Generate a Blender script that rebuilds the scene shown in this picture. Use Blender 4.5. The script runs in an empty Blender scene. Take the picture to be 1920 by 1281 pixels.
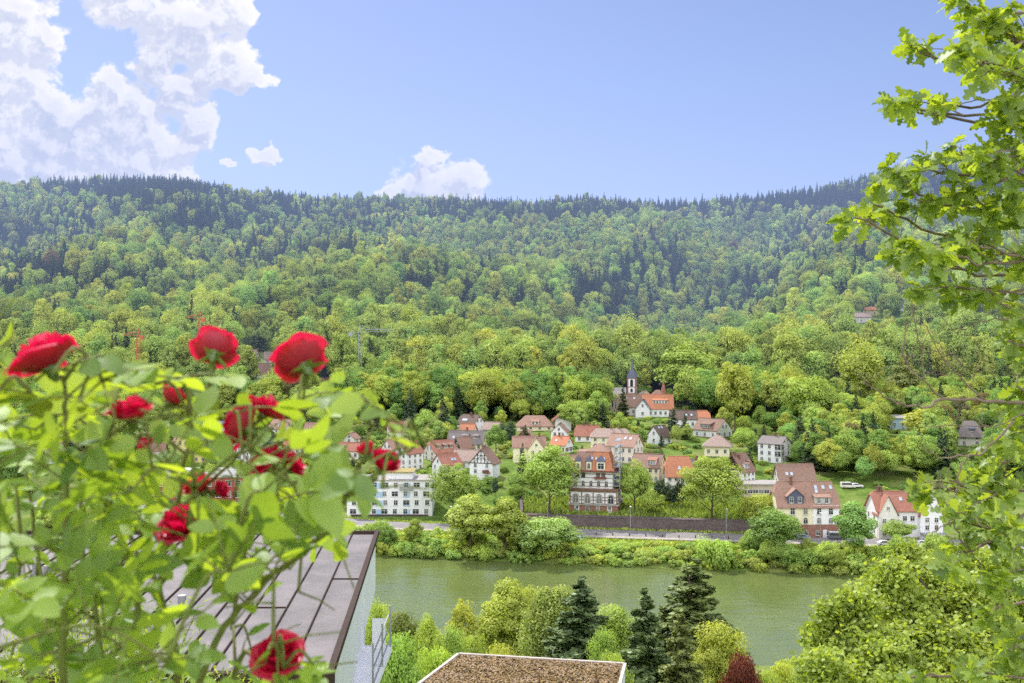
import bpy, math, random
import numpy as np
from mathutils import Vector, Matrix, noise
C = bpy.context.scene
COL = C.collection
F = 1866.67
CX, CY, CAMZ = 960.0, 640.5, 60.0
rnd = random.Random(7)
rng = np.random.default_rng(7)
R = math.radians

# ------------------------------------------------------------------ bookkeeping
def tag(o, label=None, cat=None, group=None, kind=None):
    if label: o['label'] = label
    if cat: o['category'] = cat
    if group: o['group'] = group
    if kind: o['kind'] = kind
    return o
def empty(name, loc=(0, 0, 0), rz=0.0, label=None, cat=None, group=None):
    o = bpy.data.objects.new(name, None); COL.objects.link(o)
    o.location = loc; o.rotation_euler = (0, 0, rz); o.empty_display_size = 0.3
    return tag(o, label, cat, group)
def link(name, me, parent=None, loc=None):
    o = bpy.data.objects.new(name, me); COL.objects.link(o)
    if parent is not None: o.parent = parent
    if loc is not None: o.location = loc
    return o
def interp(x, xs, ys):
    if x <= xs[0]: return ys[0]
    for i in range(1, len(xs)):
        if x <= xs[i]:
            t = (x - xs[i-1]) / (xs[i] - xs[i-1]); return ys[i-1] + t * (ys[i] - ys[i-1])
    return ys[-1]
def smooth(t): t = max(0.0, min(1.0, t)); return t * t * (3 - 2 * t)

# ------------------------------------------------------------------ mesh builder
class MB:
    def __init__(s): s.v = []; s.f = []; s.m = []
    def add(s, vs, fs, m=0):
        b = len(s.v); s.v += [tuple(p) for p in vs]
        for f in fs: s.f.append([b + i for i in f]); s.m.append(m)
    def box(s, c, size, m=0, rz=0.0):
        x, y, z = size[0] / 2, size[1] / 2, size[2] / 2
        cs, sn = math.cos(rz), math.sin(rz); vs = []
        for k in (-z, z):
            for (i, j) in ((-x, -y), (x, -y), (x, y), (-x, y)):
                vs.append((c[0] + i * cs - j * sn, c[1] + i * sn + j * cs, c[2] + k))
        s.add(vs, [(3, 2, 1, 0), (4, 5, 6, 7), (0, 1, 5, 4), (1, 2, 6, 5), (2, 3, 7, 6), (3, 0, 4, 7)], m)
    def poly(s, pts, m=0): s.add(pts, [list(range(len(pts)))], m)
    def prism(s, pts, vec, m=0):
        n = len(pts); a = [Vector(p) for p in pts]; b = [p + Vector(vec) for p in a]
        s.add(a + b, [list(range(n))[::-1], list(range(n, 2 * n))] + [(i, (i + 1) % n, n + (i + 1) % n, n + i) for i in range(n)], m)
    def bar(s, a, b, w, m=0, h=None):
        a, b = Vector(a), Vector(b); d = b - a
        if d.length < 1e-6: return
        d.normalize(); up = Vector((0, 0, 1)) if abs(d.z) < .95 else Vector((0, 1, 0))
        sx = d.cross(up).normalized() * w / 2; sy = d.cross(sx).normalized() * (h or w) / 2
        vs = [p + q for p in (a, b) for q in (-sx - sy, sx - sy, sx + sy, -sx + sy)]
        s.add(vs, [(3, 2, 1, 0), (4, 5, 6, 7), (0, 1, 5, 4), (1, 2, 6, 5), (2, 3, 7, 6), (3, 0, 4, 7)], m)
    def tube(s, pts, rads, n=7, m=0):
        pts = [Vector(p) for p in pts]; b = len(s.v)
        ref = Vector((0.31, 0.17, 0.93)).normalized()
        for i, p in enumerate(pts):
            d = (pts[min(i + 1, len(pts) - 1)] - pts[max(i - 1, 0)])
            if d.length < 1e-9: d = Vector((0, 0, 1))
            d.normalize(); u = d.cross(ref)
            if u.length < .05: u = d.cross(Vector((1, 0, 0)))
            u.normalize(); w = d.cross(u)
            for k in range(n):
                a = 2 * math.pi * k / n
                s.v.append(tuple(p + (u * math.cos(a) + w * math.sin(a)) * rads[i]))
        for i in range(len(pts) - 1):
            for k in range(n):
                s.f.append([b + i * n + k, b + i * n + (k + 1) % n, b + (i + 1) * n + (k + 1) % n, b + (i + 1) * n + k]); s.m.append(m)
        s.f.append([b + k for k in range(n)][::-1]); s.m.append(m)
        e = b + (len(pts) - 1) * n; s.f.append([e + k for k in range(n)]); s.m.append(m)
    def mesh(s, name, mats, smoothf=False):
        me = bpy.data.meshes.new(name); me.from_pydata(s.v, [], s.f)
        for m in mats: me.materials.append(m)
        if len(mats) > 1: me.polygons.foreach_set('material_index', s.m)
        if smoothf: me.polygons.foreach_set('use_smooth', [True] * len(me.polygons))
        me.update(); return me
    def build(s, name, mats, parent=None, loc=None, smoothf=False):
        if not isinstance(mats, (list, tuple)): mats = [mats]
        return link(name, s.mesh(name, mats, smoothf), parent, loc)
def quads_mesh(name, V, mats, lv=None, nper=4, mi=None):
    """V: (n, nper, 3) array, one polygon of nper points each"""
    n = V.shape[0]; me = bpy.data.meshes.new(name)
    me.vertices.add(n * nper); me.vertices.foreach_set('co', V.reshape(-1).astype(np.float32))
    me.loops.add(n * nper); me.loops.foreach_set('vertex_index', np.arange(n * nper, dtype=np.int32))
    me.polygons.add(n); me.polygons.foreach_set('loop_start', np.arange(0, n * nper, nper, dtype=np.int32))
    for m in mats: me.materials.append(m)
    if mi is not None: me.polygons.foreach_set('material_index', mi.astype(np.int32))
    if lv is not None:
        a = me.attributes.new('lv', 'FLOAT', 'FACE'); a.data.foreach_set('value', lv.astype(np.float32))
    me.update(calc_edges=True); return me

# ------------------------------------------------------------------ node helpers
def newmat(name):
    m = bpy.data.materials.new(name); m.use_nodes = True
    nt = m.node_tree; nt.nodes.clear(); return m, nt
class N:
    def __init__(s, nt): s.nt = nt; s.L = nt.links
    def new(s, t, **k):
        n = s.nt.nodes.new(t)
        for a, v in k.items(): setattr(n, a, v)
        return n
    def put(s, sock, v):
        if isinstance(v, bpy.types.NodeSocket): s.L.new(v, sock)
        elif v is not None: sock.default_value = v
    def math(s, op, a, b=None, c=None, clamp=False):
        n = s.new('ShaderNodeMath', operation=op, use_clamp=clamp); s.put(n.inputs[0], a)
        if b is not None: s.put(n.inputs[1], b)
        if c is not None: s.put(n.inputs[2], c)
        return n.outputs[0]
    def vm(s, op, a, b=None, out=0):
        n = s.new('ShaderNodeVectorMath', operation=op); s.put(n.inputs[0], a)
        if b is not None: s.put(n.inputs[1], b)
        return n.outputs[out]
    def noise(s, vec, scale, detail=3, rough=.5, dist=0.0, out=0):
        n = s.new('ShaderNodeTexNoise'); s.put(n.inputs['Vector'], vec)
        n.inputs['Scale'].default_value = scale; n.inputs['Detail'].default_value = detail
        n.inputs['Roughness'].default_value = rough; n.inputs['Distortion'].default_value = dist
        return n.outputs[out]
    def mix(s, f, a, b, mode='MIX'):
        n = s.new('ShaderNodeMix', data_type='RGBA', blend_type=mode)
        s.put(n.inputs[0], f); s.put(n.inputs[6], a); s.put(n.inputs[7], b); return n.outputs[2]
    def rng(s, v, a, b, c=0.0, d=1.0, sm=False):
        n = s.new('ShaderNodeMapRange', interpolation_type='SMOOTHSTEP' if sm else 'LINEAR')
        for i, q in enumerate((v, a, b, c, d)): s.put(n.inputs[i], q)
        return n.outputs[0]
def col(c): return (c[0], c[1], c[2], 1.0)

def surface_mat(name, c, c2=None, scale=2.0, rough=.85, bump=0.0, detail=4, spec=.25, contrast=(.35, .65), metal=0.0, big_amt=.35):
    m, nt = newmat(name); n = N(nt)
    tc = n.new('ShaderNodeTexCoord').outputs['Object']
    nz = n.noise(tc, scale, detail, .6)
    c2 = c2 or tuple(v * .75 for v in c)
    cc = n.mix(n.rng(nz, contrast[0], contrast[1]), col(c2), col(c))
    big = n.noise(tc, scale * .13, 3, .6)
    cc = n.mix(big_amt, cc, n.mix(n.rng(big, .3, .7), col(tuple(v * .72 for v in c2)), col(c)), 'MIX')
    b = n.new('ShaderNodeBsdfPrincipled'); n.put(b.inputs['Base Color'], cc)
    b.inputs['Roughness'].default_value = rough; b.inputs['Specular IOR Level'].default_value = spec
    b.inputs['Metallic'].default_value = metal
    if bump:
        bp = n.new('ShaderNodeBump'); bp.inputs['Strength'].default_value = bump; bp.inputs['Distance'].default_value = .05
        n.put(bp.inputs['Height'], nz); n.L.new(bp.outputs[0], b.inputs['Normal'])
    o = n.new('ShaderNodeOutputMaterial'); n.L.new(b.outputs[0], o.inputs[0]); return m
def leaf_mat(name, dark, light, trans=.5, src='OBJ', tboost=(1.25, 1.15, .5), gloss=.05, rough=.45):
    m, nt = newmat(name); n = N(nt)
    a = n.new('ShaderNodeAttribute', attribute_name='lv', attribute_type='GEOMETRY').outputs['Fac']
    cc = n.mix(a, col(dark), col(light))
    if src == 'OBJ': t = n.new('ShaderNodeObjectInfo').outputs['Color']
    elif src == 'INST': t = n.new('ShaderNodeAttribute', attribute_name='tint', attribute_type='INSTANCER').outputs['Color']
    else: t = None
    if t is not None: cc = n.mix(1.0, cc, t, 'MULTIPLY')
    if src == 'NONE':
        tcx = n.new('ShaderNodeTexCoord').outputs['Object']; spt = n.noise(tcx, 70, 4, .6)
        cc = n.mix(n.rng(spt, .35, .65, 0, .22), cc, n.mix(1.0, cc, col((.62, .72, .6)), 'MULTIPLY'))
    d = n.new('ShaderNodeBsdfDiffuse'); n.put(d.inputs[0], cc)
    tr = n.new('ShaderNodeBsdfTranslucent'); n.put(tr.inputs[0], n.mix(1.0, cc, col(tboost), 'MULTIPLY'))
    mx = n.new('ShaderNodeMixShader'); mx.inputs[0].default_value = trans
    n.L.new(d.outputs[0], mx.inputs[1]); n.L.new(tr.outputs[0], mx.inputs[2])
    last = mx.outputs[0]
    if gloss > 0:
        g = n.new('ShaderNodeBsdfGlossy'); g.inputs['Roughness'].default_value = rough; g.inputs[0].default_value = (.9, .95, 1, 1)
        m2 = n.new('ShaderNodeMixShader'); m2.inputs[0].default_value = gloss
        n.L.new(last, m2.inputs[1]); n.L.new(g.outputs[0], m2.inputs[2]); last = m2.outputs[0]
    o = n.new('ShaderNodeOutputMaterial'); n.L.new(last, o.inputs[0]); return m

# ------------------------------------------------------------------ terrain
SHX = [-700, -500, -102, -37, 22, 93, 400, 700]; SHY = [450, 400, 305, 279, 267, 255, 215, 190]
NRX = [-700, -300, -37, 48, 300, 700];      NRY = [380, 290, 203, 184, 140, 110]
def shore(x): return interp(x, SHX, SHY)
def nshore(x): return interp(x, NRX, NRY)
PS = [-6, 0, 4, 20, 50, 78, 108, 133, 163, 188, 213, 243, 273, 500]
PZ = [-2.5, .1, 1.4, 2.6, 3.0, 10.5, 14, 16, 18.6, 21, 22.7, 24.5, 25.3, 29]
MY = [540, 620, 700, 800, 900, 1080, 1280, 1480, 1600, 1660, 1800, 2300]
MZ = [0, .055, .115, .19, .285, .44, .645, .87, 1.0, 1.01, .9, .5]
RPX = [-400, 0, 100, 250, 330, 430, 500, 600, 720, 850, 900, 1050, 1150, 1300, 1400, 1500, 1600, 1750, 1920, 2400]
RPY = [380, 347, 340, 335, 338, 352, 361, 369, 368, 373, 380, 382, 381, 374, 364, 352, 338, 300, 262, 240]
def ridge(u):
    py = interp(u * F + CX, RPX, RPY); return (640.5 - py) / F * 1620 + 60 - 21 - 25
NY = [-60, 4.2, 4.8, 10, 18, 30, 55, 80, 110, 150, 183, 190, 196]
NZ = [58.6, 58.4, 57.6, 54, 49, 45, 36, 26, 13, 5, 1.5, 0.1, -2.5]
TERR = (3.0, 76.5)
def ground(x, y):
    ys, yn = shore(x), nshore(x)
    if y < yn + 6: return interp(y / yn * 190, NY, NZ)
    s = y - ys
    if s < -6: return -2.5
    z = interp(s, PS, PZ)
    if TERR[0] < x < TERR[1] and 38 < s < 78: z = interp(s, [39.4, 40.6, 62, 78], [2.9, 6.1, 7.6, 10.5])
    if y > 480:
        m = smooth((y - 480) / 80.0)
        mz = 25 + ridge(x / y) * interp(y, MY, MZ)
        a = smooth((y - 560) / 350.0) * smooth((1720 - y) / 420)
        nn = noise.noise((x / 170.0 + 3.1, y / 260.0, 0)) * 30 + noise.noise((x / 75.0, y / 120.0, 5.0)) * 12
        vx = interp(y, [560, 900, 1400, 1700], [70, 150, 330, 430]); sp = math.sin(x / 95.0 + y / 300.0 + 1.3) * 10 - 44 * math.exp(-((x - vx) / 120.0) ** 2) + 16 * math.exp(-((x - vx + 260) / 150.0) ** 2)
        z = z * (1 - m) + mz * m + (nn + sp) * a
    return z
def ray(px, py, y0=200.0, y1=1700.0):
    u, v = (px - CX) / F, (CY - py) / F
    y = y0
    while y < y1:
        if ground(u * y, y) >= CAMZ + v * y: break
        y += 1.0
    a, b = y - 1, y
    for _ in range(12):
        c = (a + b) / 2
        if ground(u * c, c) >= CAMZ + v * c: b = c
        else: a = c
    return Vector((u * b, b, ground(u * b, b)))
def at(px, py, Y): return Vector(((px - CX) / F * Y, Y, CAMZ + (CY - py) / F * Y))

# ------------------------------------------------------------------ materials for the land
def ground_mat():
    m, nt = newmat('meadow_and_soil'); n = N(nt)
    g = n.new('ShaderNodeNewGeometry').outputs['Position']
    a = n.noise(g, .35, 5, .6); b = n.noise(g, .05, 4, .6); c = n.noise(g, 2.5, 3, .6)
    cc = n.mix(n.rng(a, .35, .65), col((.09, .16, .025)), col((.20, .30, .055)))
    cc = n.mix(n.rng(b, .5, .62), cc, col((.26, .30, .09)))
    cc = n.mix(n.rng(c, .3, .7, 0, .5), cc, col((.06, .10, .02)))
    cc = n.mix(n.rng(n.noise(g, .09, 4, .7), .60, .66, 0, .8), cc, col((.24, .19, .12)))
    b = n.new('ShaderNodeBsdfPrincipled'); n.put(b.inputs['Base Color'], cc); b.inputs['Roughness'].default_value = .95
    b.inputs['Specular IOR Level'].default_value = .1
    o = n.new('ShaderNodeOutputMaterial'); n.L.new(b.outputs[0], o.inputs[0]); return m
def water_mat():
    m, nt = newmat('green_river_water'); n = N(nt)
    g = n.new('ShaderNodeNewGeometry').outputs['Position']
    mp = n.new('ShaderNodeMapping'); n.put(mp.inputs[0], g); mp.inputs['Rotation'].default_value = (0, 0, R(-28)); mp.inputs['Scale'].default_value = (.45, 1.0, 1)
    w1 = n.noise(mp.outputs[0], .9, 4, .6, .4); w2 = n.noise(g, .06, 3, .6); w3 = n.noise(mp.outputs[0], .28, 3, .5, .8)
    b = n.new('ShaderNodeBsdfPrincipled')
    cc = n.mix(n.rng(w2, .3, .7), col((.115, .15, .045)), col((.15, .19, .06)))
    n.put(b.inputs['Base Color'], cc); b.inputs['Roughness'].default_value = .09; b.inputs['IOR'].default_value = 1.33
    bp = n.new('ShaderNodeBump'); bp.inputs['Distance'].default_value = .5; n.put(bp.inputs['Strength'], n.rng(w2, .3, .7, .12, .32))
    n.put(bp.inputs['Height'], n.math('ADD', w1, n.math('MULTIPLY', w3, 1.6)))
    n.L.new(bp.outputs[0], b.inputs['Normal'])
    o = n.new('ShaderNodeOutputMaterial'); n.L.new(b.outputs[0], o.inputs[0]); return m

M = {}
M['ground'] = ground_mat(); M['water'] = water_mat()
M['asphalt'] = surface_mat('asphalt', (.30, .28, .28), (.22, .21, .21), .8, .9)
M['path'] = surface_mat('pavement', (.48, .43, .38), (.38, .34, .30), .9, .9)
M['bark'] = surface_mat('bark', (.16, .12, .09), (.07, .05, .04), 6, .95, .6)
M['bark_light'] = surface_mat('birch_bark', (.34, .29, .22), (.18, .14, .10), 6, .95, .5)
BD, BL = (.11, .16, .045), (.57, .70, .18)
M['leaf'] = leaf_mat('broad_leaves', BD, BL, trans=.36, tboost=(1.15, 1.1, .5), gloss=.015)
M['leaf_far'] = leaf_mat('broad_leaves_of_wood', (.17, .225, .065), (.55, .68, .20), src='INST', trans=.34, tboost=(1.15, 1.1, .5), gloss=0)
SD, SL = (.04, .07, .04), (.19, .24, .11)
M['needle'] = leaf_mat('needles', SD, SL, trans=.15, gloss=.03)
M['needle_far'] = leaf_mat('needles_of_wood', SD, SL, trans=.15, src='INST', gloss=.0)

# ------------------------------------------------------------------ ground sheet
def build_ground():
    Ys = []
    y = -60.0
    while y < 2300:
        Ys.append(y)
        y += 1.0 if y < 20 else (3 if y < 170 else (1.5 if y < 330 else (4 if y < 560 else 10)))
    nx = 300; V = []; Fc = []
    for y in Ys:
        hw = .85 * max(y, 0) + 130
        for i in range(nx + 1):
            t = 2 * i / nx - 1; x = hw * (t * (.45 + .55 * t * t)); V.append((x, y, ground(x, y)))
    w = nx + 1
    for j in range(len(Ys) - 1):
        for i in range(nx): Fc.append((j * w + i, j * w + i + 1, (j + 1) * w + i + 1, (j + 1) * w + i))
    me = bpy.data.meshes.new('ground'); me.from_pydata(V, [], Fc); me.materials.append(M['ground'])
    me.polygons.foreach_set('use_smooth', [True] * len(me.polygons)); me.update()
    tag(link('ground', me), kind='structure')
build_ground()
mb = MB(); pts = []
for x in range(-700, 701, 20): pts.append((x, shore(x) + 3, 0))
for x in range(700, -701, -20): pts.append((x, nshore(x) - 3, 0))
n_ = len(pts) // 2
V = []; 
for i in range(n_): V += [pts[i], pts[-1 - i]]
mb.add(V, [(2 * i + 1, 2 * i + 3, 2 * i + 2, 2 * i) for i in range(n_ - 1)])
tag(mb.build('river_water', M['water']), kind='structure')
# far riverside road and pavement: sheets that follow the ground
def strip(name, s0, s1, mat, dz, x0=-330, x1=330, st=4):
    V = []
    k = 5
    xs = list(range(x0, x1 + 1, st))
    for x in xs:
        for j in range(k + 1):
            s = s0 + (s1 - s0) * j / k; y = shore(x) + s; V.append((x, y, interp(s, PS, PZ) + dz))
    w = k + 1
    b = MB(); b.add(V, [(i * w + j, (i + 1) * w + j, (i + 1) * w + j + 1, i * w + j + 1) for i in range(len(xs) - 1) for j in range(k)])
    return tag(b.build(name, mat), kind='structure')
strip('riverside_road', 27, 36, M['asphalt'], .14)
strip('pavement', 23.6, 26.9, M['path'], .24)
M['line'] = surface_mat('road_paint', (.75, .75, .72), None, 3)
b = MB()
for x in range(-320, 320, 9):
    xa, xb = x, x + 4.5
    for xx in (xa,):
        y0, y1 = shore(xa) + 31.5, shore(xb) + 31.5; z = interp(31.5, PS, PZ) + .148
        b.add([(xa, y0 - .08, z), (xb, y1 - .08, z), (xb, y1 + .08, z), (xa, y0 + .08, z)], [(0, 1, 2, 3)])
tag(b.build('road_markings', M['line']), kind='structure')

# ------------------------------------------------------------------ tree prototypes
def unit(n_, g=rng):
    v = g.normal(size=(n_, 3)); return v / np.linalg.norm(v, axis=1, keepdims=True)
def leaf_quads(P, Nn, size, aspect, g, fold=0.0, tri=False):
    n_ = len(P); t = unit(n_, g); a = np.cross(Nn, t); a /= np.linalg.norm(a, axis=1, keepdims=True) + 1e-9
    b_ = np.cross(Nn, a); s = size * (0.6 + .8 * g.random(n_))[:, None]
    a = a * s * .5; b_ = b_ * s * .5 * aspect
    # kite shape: pointed tip, wide middle
    q = np.stack([P - a, P - a * .05 - b_, P + a, P + a * .1 + b_], 1); return q
def crown(name, seed, W, H, z0, nb, nl, ls, mats, jit=.55, lump=.34, top=1.0, pear=0.0, droop=0.0, gap=0.0):
    g = np.random.default_rng(seed)
    ang = g.random(nb) * 2 * np.pi; k = np.arange(nb) / nb
    ct = 1 - 1.75 * k; st = np.sqrt(np.maximum(0, 1 - ct ** 2)); rr = .42 + .42 * g.random(nb)
    ang = np.arange(nb) * 2.39996 + g.normal(size=nb) * .5
    cz = ct * rr; wx = 1 + pear * (-ct) 
    cen = np.stack([st * np.cos(ang) * rr * wx * W / 2, st * np.sin(ang) * rr * wx * W / 2, z0 + H / 2 + cz * H / 2], 1)
    br = (lump * .62 + .34 * g.random(nb) ** 1.4) * W / 2 * np.where(ct > .6, top, 1)
    bl = g.integers(0, nb, nl); d = unit(nl, g); d[:, 2] = np.abs(d[:, 2]) * np.where(g.random(nl) < .72, 1, -1)
    rad = (.66 + .46 * g.random(nl) ** .8)
    P = cen[bl] + d * (br[bl] * rad)[:, None] * np.array([1, 1, .85])
    if droop: P[:, 2] -= droop * g.random(nl) * np.clip(np.hypot(P[:, 0], P[:, 1]) / (W / 2), 0, 1) ** 1.5
    Nn = d + unit(nl, g) * jit + np.array([0, 0, .25]); Nn /= np.linalg.norm(Nn, axis=1, keepdims=True)
    V = leaf_quads(P, Nn, ls, .75, g)
    bcol = g.random(nb)
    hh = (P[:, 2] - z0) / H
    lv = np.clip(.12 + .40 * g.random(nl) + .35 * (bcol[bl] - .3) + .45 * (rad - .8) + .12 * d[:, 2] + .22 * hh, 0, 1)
    return quads_mesh(name, V, mats, lv)
def conifer(name, seed, W, H, z0, nl, ls, mats, power=1.0, layers=26, dens=7):
    g = np.random.default_rng(seed); Ps = []; Ns = []; L = []
    bt = []
    for i in range(layers):
        t = (i + .5) / layers; z = z0 + (H - z0) * t
        nbr = max(3, int(dens * (1.15 - t * .7)))
        for k in range(nbr): bt.append((t, z + g.normal() * .25, g.random() * 6.283, (1 - t) ** power * W / 2 * (.72 + .4 * g.random()) + .25))
    tot = sum(b_[3] for b_ in bt)
    for (t, z, a, ln) in bt:
        n_ = max(8, int(nl * ln / tot)); q = g.random(n_) ** .7
        r = q * ln; wdt = (1 - q * .75) * ln * .26 + .12
        off = (g.random(n_) - .5) * 2 * wdt
        dro = -.28 * r * (1 - t * .9) + .10 * q ** 3 * ln
        x = np.cos(a) * r - np.sin(a) * off; y = np.sin(a) * r + np.cos(a) * off
        hang = -g.random(n_) ** 1.5 * (.35 + .10 * ln)
        Ps.append(np.stack([x, y, z + dro + hang], 1))
        nv = unit(n_, g) * .8 + np.array([np.cos(a) * .3, np.sin(a) * .3, .9]); Ns.append(nv / np.linalg.norm(nv, axis=1, keepdims=True))
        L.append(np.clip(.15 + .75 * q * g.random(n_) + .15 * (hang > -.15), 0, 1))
    P = np.concatenate(Ps); Nn = np.concatenate(Ns); lv = np.concatenate(L)
    return quads_mesh(name, leaf_quads(P, Nn, ls, .55, g), mats, lv)
def trunk_mesh(name, seed, H, r, W, zc, mat, limbs=7):
    g = random.Random(seed); b = MB(); n_ = 7
    pts = [(g.uniform(-.02, .02) * H * i / n_, g.uniform(-.02, .02) * H * i / n_, H * i / n_) for i in range(n_ + 1)]
    b.tube([(0, 0, -1.2)] + pts, [r * 1.35] + [r * (1 - .88 * i / n_) for i in range(n_ + 1)], 7)
    for k in range(limbs):
        z = zc + (H - zc) * (.02 + .7 * k / limbs); a = k * 2.4 + g.random(); L = W * .36 * (1.1 - .6 * k / limbs)
        p0 = Vector((0, 0, z)); p1 = p0 + Vector((math.cos(a) * L * .5, math.sin(a) * L * .5, L * .45)); p2 = p0 + Vector((math.cos(a) * L, math.sin(a) * L, L * .75))
        rr = r * .42 * (1 - .5 * k / limbs); b.tube([p0, p1, p2], [rr, rr * .6, rr * .2], 5)
    return b.mesh(name, [mat], True)
PROTO = {}
def proto(key, crown_me, trunk_me): PROTO[key] = (crown_me, trunk_me)
LF, LN = [M['leaf']], [M['needle']]
# woodland sizes: unit = metres
for i, (W, H, z0, nb, pear) in enumerate([(13, 15, 5, 34, 0), (11, 17, 5, 34, .1), (15, 14, 5, 42, 0), (10, 19, 4, 36, .15), (12, 14, 4, 30, -.1), (14, 17, 5, 44, .1)]):
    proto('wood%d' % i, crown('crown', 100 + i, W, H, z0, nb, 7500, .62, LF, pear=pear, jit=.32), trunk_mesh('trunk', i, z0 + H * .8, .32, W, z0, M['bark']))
for i, (W, H, p) in enumerate([(10, 24, .9), (8.6, 25, 1.0), (11.5, 22, .8)]):
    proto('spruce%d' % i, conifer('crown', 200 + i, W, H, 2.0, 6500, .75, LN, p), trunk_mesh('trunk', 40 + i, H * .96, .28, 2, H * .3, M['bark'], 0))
# village trees, finer leaves
for i, (W, H, z0, nb, pear) in enumerate([(9, 8, 2.0, 34, 0), (8, 10, 2.2, 38, 0), (10, 8.5, 2.4, 40, 0), (11, 14, 2.5, 60, .1)]):
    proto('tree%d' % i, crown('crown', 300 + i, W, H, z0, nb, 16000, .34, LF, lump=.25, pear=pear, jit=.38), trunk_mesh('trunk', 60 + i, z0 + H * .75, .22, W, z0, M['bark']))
for i, (W, H) in enumerate([(4, 2.6), (5, 3.2), (3.2, 3.4), (6, 3.0)]):
    proto('shrub%d' % i, crown('crown', 400 + i, W, H, -.5, 22, 4800, .28, LF, lump=.32, jit=.4), trunk_mesh('stem', 80 + i, H * .7, .07, W, .2, M['bark'], 5))
proto('column', crown('crown', 450, 2.6, 8.0, .1, 40, 6000, .28, LN, lump=.5, jit=.4), trunk_mesh('trunk', 90, 6, .12, 1, 2, M['bark'], 0))

QUEUE = []
def place(key, name, loc, s=1.0, sz=None, tint=(1, 1, 1), label='', cat='tree', group=None, rz=None, must=False):
    QUEUE.append(dict(key=key, name=name, loc=tuple(loc), s=s, sz=sz or s, tint=tint, label=label, cat=cat, group=group, rz=rnd.uniform(0, 6.28) if rz is None else rz, must=must))
def make_plant(q):
    cm, tm = PROTO[q['key']]
    o = empty(q['name'], q['loc'], q['rz'], q['label'], q['cat'], q['group']); o.scale = (q['s'], q['s'], q['sz'])
    c = link('crown', cm, o); t = q['tint']; c.color = (t[0], t[1], t[2], 1)
    if tm: link('trunk', tm, o)
    return o
def vtint(base=(1, 1, 1), a=.12):
    k = rnd.uniform(1 - a, 1 + a); h = rnd.uniform(-.10, .14)
    return (base[0] * k * (1 + h), base[1] * k, base[2] * k * (1 - h))

# ------------------------------------------------------------------ wood on the hill
houses_keepout = []   # (x, y, r) filled by the village part
def conprob(px, py):
    """share of conifers over the hill, by bearing and height"""
    p = .07 if py < 560 else .15
    def blob(cx, cy, rx, ry, v):
        nonlocal p
        d = ((px - cx) / rx) ** 2 + ((py - cy) / ry) ** 2
        if d < 1: p = max(p, v * (1 - d * d * .6))
    blob(270, 345, 230, 42, 1.0); blob(430, 400, 260, 50, .75); blob(620, 420, 160, 60, .6); blob(150, 420, 200, 50, .5)
    blob(60, 520, 160, 60, .6); blob(240, 545, 120, 45, .55); blob(1000, 395, 260, 26, .9); blob(1350, 370, 360, 34, .95); blob(1700, 330, 260, 60, .9)
    blob(1150, 560, 90, 60, .6); blob(1560, 470, 140, 70, .4); blob(1500, 660, 160, 60, .25); blob(820, 540, 60, 40, .5); blob(1160, 550, 70, 40, .8); blob(1240, 500, 60, 60, .6); blob(480, 480, 110, 60, .6); blob(700, 480, 90, 40, .5); blob(1420, 560, 60, 50, .6); blob(30, 470, 60, 70, .7); blob(1000, 640, 120, 60, .2)
    return p
def forest_points():
    out = []
    y = 548.0
    while y < 1720:
        sp = 9.6 - .3 * smooth((y - 650) / 700)
        hw = .60 * y; x = -hw + rnd.random() * sp
        while x < hw:
            xx = x + rnd.uniform(-.5, .5) * sp; yy = y + rnd.uniform(-.5, .5) * sp
            out.append((xx, yy)); x += sp
        y += sp * .9
    return out
sight=[]
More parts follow.
